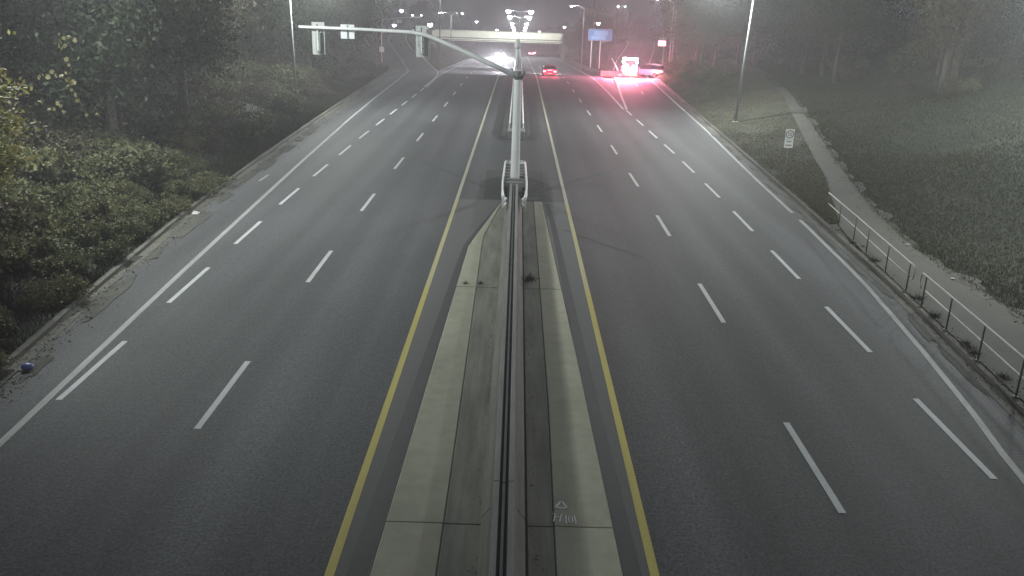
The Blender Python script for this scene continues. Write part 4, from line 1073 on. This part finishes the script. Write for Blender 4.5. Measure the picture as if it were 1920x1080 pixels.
# hanging vine of pale leaves in front of the wood
lv_px = [(-14.09, 27.38, 7.62), (-14.2, 27.4, 7.51), (-14.08, 27.66, 7.63), (-13.71, 27.3, 7.57), (-14.35, 27.55, 7.37), (-14.2, 27.61, 7.37), (-14.17, 27.34, 7.29), (-14.04, 27.28, 6.99), (-14.04, 27.39, 6.81), (-14.09, 27.58, 6.68), (-13.79, 27.53, 7.0), (-14.57, 27.33, 6.59), (-14.95, 27.47, 6.48), (-15.13, 27.58, 6.39), (-14.53, 27.46, 6.46), (-14.42, 27.57, 6.44), (-14.34, 27.73, 6.53), (-14.24, 27.59, 6.35), (-14.08, 27.45, 6.25), (-14.16, 27.34, 6.14), (-14.08, 27.42, 6.05), (-14.02, 27.51, 5.88), (-14.07, 27.7, 5.69), (-14.69, 27.64, 5.58), (-14.48, 27.41, 5.54), (-14.58, 27.71, 5.32), (-14.43, 27.49, 5.32), (-13.79, 27.6, 5.26), (-13.31, 27.3, 5.31), (-13.24, 27.3, 5.28), (-14.84, 27.35, 5.41), (-14.86, 27.69, 5.4), (-14.06, 27.59, 6.27), (-14.9, 27.67, 6.4)]
vine = empty('hanging_vine', (-14.5, 27.5, 5.0), 0, 'thin trailing vine with scattered pale yellow leaves hanging before the dark wood', 'vine')
leafm = bpy.data.meshes.new('leaf')
leafm.from_pydata([(0, -.5, 0), (.22, -.38, .05), (.5, -.1, .0), (.3, .05, .06), (.36, .36, .0), (0, .5, -.06), (-.36, .36, .0), (-.3, .05, .06), (-.5, -.1, 0), (-.22, -.38, .05), (0, 0, .1)], [], [(i, (i + 1) % 10, 10) for i in range(10)])
leafm.materials.append(M['leaf_yellow'])
for i, (x, y, z) in enumerate(lv_px):
    o = link('leaf', leafm, None, vine)
    o.location = (x + 14.5, y - 27.5, z - 5.0)
    s = random.uniform(.10, .19)
    o.scale = (s, s, s)
    o.rotation_euler = (random.uniform(.7, 1.9), random.uniform(-.7, .7), random.uniform(-1, 1))
st_ = MB()
for chain in [[3, 2, 0, 1, 4, 6, 7, 8, 9], [6, 5], [7, 10], [9, 16, 17, 18, 19, 20, 21, 22], [17, 15, 14, 11, 33, 12, 13], [18, 32], [22, 23, 31, 30], [23, 24, 25, 26], [22, 27, 28, 29]]:
    q = [Vector(lv_px[i]) - Vector((14.5 * -1, 27.5, 5.0)) for i in chain]
    st_.tube([v + Vector((0, .03, .02)) for v in q], .008, 5)
top_ = Vector(lv_px[0]) - Vector((-14.5, 27.5, 5.0))
st_.tube([top_, top_ + Vector((-.6, .4, 1.2)), top_ + Vector((-2.0, .9, 2.2))], [.01, .014, .02], 5)
st_.build('stem', M['bark'], vine)

# weeds by the railing feet
wd_mesh = None
def weed_mesh(seed):
    g = np.random.default_rng(seed); n = 70
    P = np.zeros((n, 3)); P[:, :2] = g.normal(size=(n, 2)) * .10
    d = g.normal(size=(n, 3)); d[:, 2] = np.abs(d[:, 2]) * .8 + .35; d /= np.linalg.norm(d, axis=1)[:, None]
    L = g.uniform(.12, .42, n)[:, None]; sd = np.cross(d, g.normal(size=(n, 3))); sd /= np.linalg.norm(sd, axis=1)[:, None]
    V = np.stack([P - sd * .012, P + sd * .012, P + d * L], 1).reshape(-1, 3)
    me = np_mesh('weed', V, 3, n); me.materials.append(M['grass']); return me
WM = [weed_mesh(i) for i in range(3)]
for i, (x, y) in enumerate(((12.5, 18.2), (12.75, 20.4), (12.9, 21.8), (12.98, 22.6), (13.25, 25.2), (13.32, 26.8), (13.65, 31.2), (13.95, 33.4), (14.2, 37.6), (12.35, 16.6))):
    for k in range(2):
        o = link('weed_tuft', WM[(i + k) % 3]); o.location = (x + random.uniform(-.12, .12), y + random.uniform(-.3, .3), .15); o.scale = [random.uniform(.45, .95)] * 3; o.rotation_euler.z = random.uniform(0, 6)
        tag(o, 'scruffy weed tuft growing at the foot of the footpath railing', 'weed', 'weed tufts at the railing feet')
for x, y, lab in ((-1.55, 27.3, 'small dark weed in the joint of the pale apron slab'), (-1.05, 27.35, 'small dark weed where the stained gutter meets the apron joint'), (.62, 27.9, 'larger dark weed growing against the median barrier')):
    o = link('weed_tuft', WM[0]); o.location = (x, y, .035); o.scale = [.4 if x < 0 else 1.0] * 3; tag(o, lab, 'weed')

# grass
def blades(name, X, Y, hgt, m, lean=.5):
    n = len(X); Z = ground_z(X, Y) - .01
    P = np.stack([X, Y, Z], 1)
    d = rng.normal(size=(n, 3)) * lean; d[:, 2] = 1; d /= np.linalg.norm(d, axis=1)[:, None]
    L = hgt * rng.uniform(.5, 1.4, n)[:, None]
    a = rng.uniform(0, 6.28, n); sd = np.stack([np.cos(a), np.sin(a), np.zeros(n)], 1)
    wd = (.006 + .00045 * Y)[:, None]
    V = np.stack([P - sd * wd, P + sd * wd, P + d * L], 1).reshape(-1, 3)
    me = np_mesh(name, V, 3, n)
    return tag(link(name, me, m), kind='stuff')
def patchy(X, Y, f=.35, t=.0):
    return (np.sin(X * f * 2.1 + 1.3 * np.sin(Y * f)) + np.sin(Y * f * 1.7 + 2 * np.sin(X * f * 1.3)) + rng.normal(size=len(X)) * .7) > t
n = 190000
Y = 14 + 110 * rng.random(n) ** 1.5; X = kerb_l(Y) - .25 - 14 * rng.random(n) ** 1.4
k = patchy(X, Y, .5, -.9); blades('grass', X[k], Y[k], .26, M['grass'], .6)
n = 420000
Y = 12 + 110 * rng.random(n) ** 1.5; X = path_out(Y) - .1 + 22 * rng.random(n) ** 1.3
k = patchy(X, Y, .5, -2.2); blades('grass', X[k], Y[k], .15, M['grass_bank'], .9)
n = 120000
Y = 37 + 90 * rng.random(n) ** 1.4; a_, b_ = kerb_r(Y) + .25, np.maximum(path_in(Y), kerb_r(Y) + .3); X = a_ + (b_ - a_) * rng.random(n)
k = patchy(X, Y, .6, -1.6); blades('grass', X[k], Y[k], .11, M['grass_verge'], 1.0)
n = 40000
Y = 118 + 130 * rng.random(n); a_ = np.maximum(ramp_l(Y), -60) + .4; b_ = -11.9 * np.ones(n); ok = b_ > a_
X = (a_ + (b_ - a_) * rng.random(n))[ok]; blades('grass', X, Y[ok], .2, M['grass_lit_green'], .6)
n = 26000
Y = 122 + 120 * rng.random(n); b_ = ramp_r(Y) - .4; a_ = 12.1 * np.ones(n); ok = b_ > a_
X = (a_ + (b_ - a_) * rng.random(n))[ok]; blades('grass', X, Y[ok], .2, M['grass'], .6)

# fallen leaves along kerb and path edges
def litter(X, Y, zf, size):
    P = np.stack([X, Y, zf(X, Y) + .015], 1)
    V = leaf_quads(P, size, .8)
    me = np_mesh('fallen_leaves', V, 4, len(P)); return tag(link('fallen_leaves', me, M['litter_leaf']), kind='stuff')
n = 3500
Y = 14 + 80 * rng.random(n) ** 1.4; X = kerb_l(Y) + .35 + np.abs(rng.normal(size=n)) * .35 - .5 * rng.random(n)
litter(X, Y, lambda x, y: np.maximum(ground_z(x, y), 0) + .02, .035)
n = 4200
Y = 12 + 70 * rng.random(n) ** 1.3; X = path_out(Y) - np.abs(rng.normal(size=n)) * .30 + .1
litter(X, Y, lambda x, y: path_z(y) + .02, .04)
n = 2600
Y = 12 + 40 * rng.random(n); X = kerb_r(Y) + .05 + rng.normal(size=n) * .16
litter(X, Y, lambda x, y: np.where(x > kerb_r(y), .16, .012), .03)
n = 500
Y = 10 + 32 * rng.random(n); X = np.where(rng.random(n) < .5, -.42 - np.abs(rng.normal(size=n)) * .12, .42 + np.abs(rng.normal(size=n)) * .12)
litter(X, Y, lambda x, y: .03 + 0 * x, .022)

# ------------------------------------------------------------------ night mist
hz = MB().box(-720, 720, -62, 1520, -32.5, 24)
hm = bpy.data.materials.new('haze'); hm.use_nodes = True
nt = hm.node_tree; nt.nodes.remove(nt.nodes['Principled BSDF'])
pv = nt.nodes.new('ShaderNodeVolumePrincipled')
pv.inputs['Color'].default_value = (.95, .96, .97, 1)
pv.inputs['Density'].default_value = HAZE_DENSITY
pv.inputs['Anisotropy'].default_value = .1
nt.links.new(pv.outputs[0], nt.nodes['Material Output'].inputs['Volume'])
tag(hz.build('haze', hm), kind='stuff')
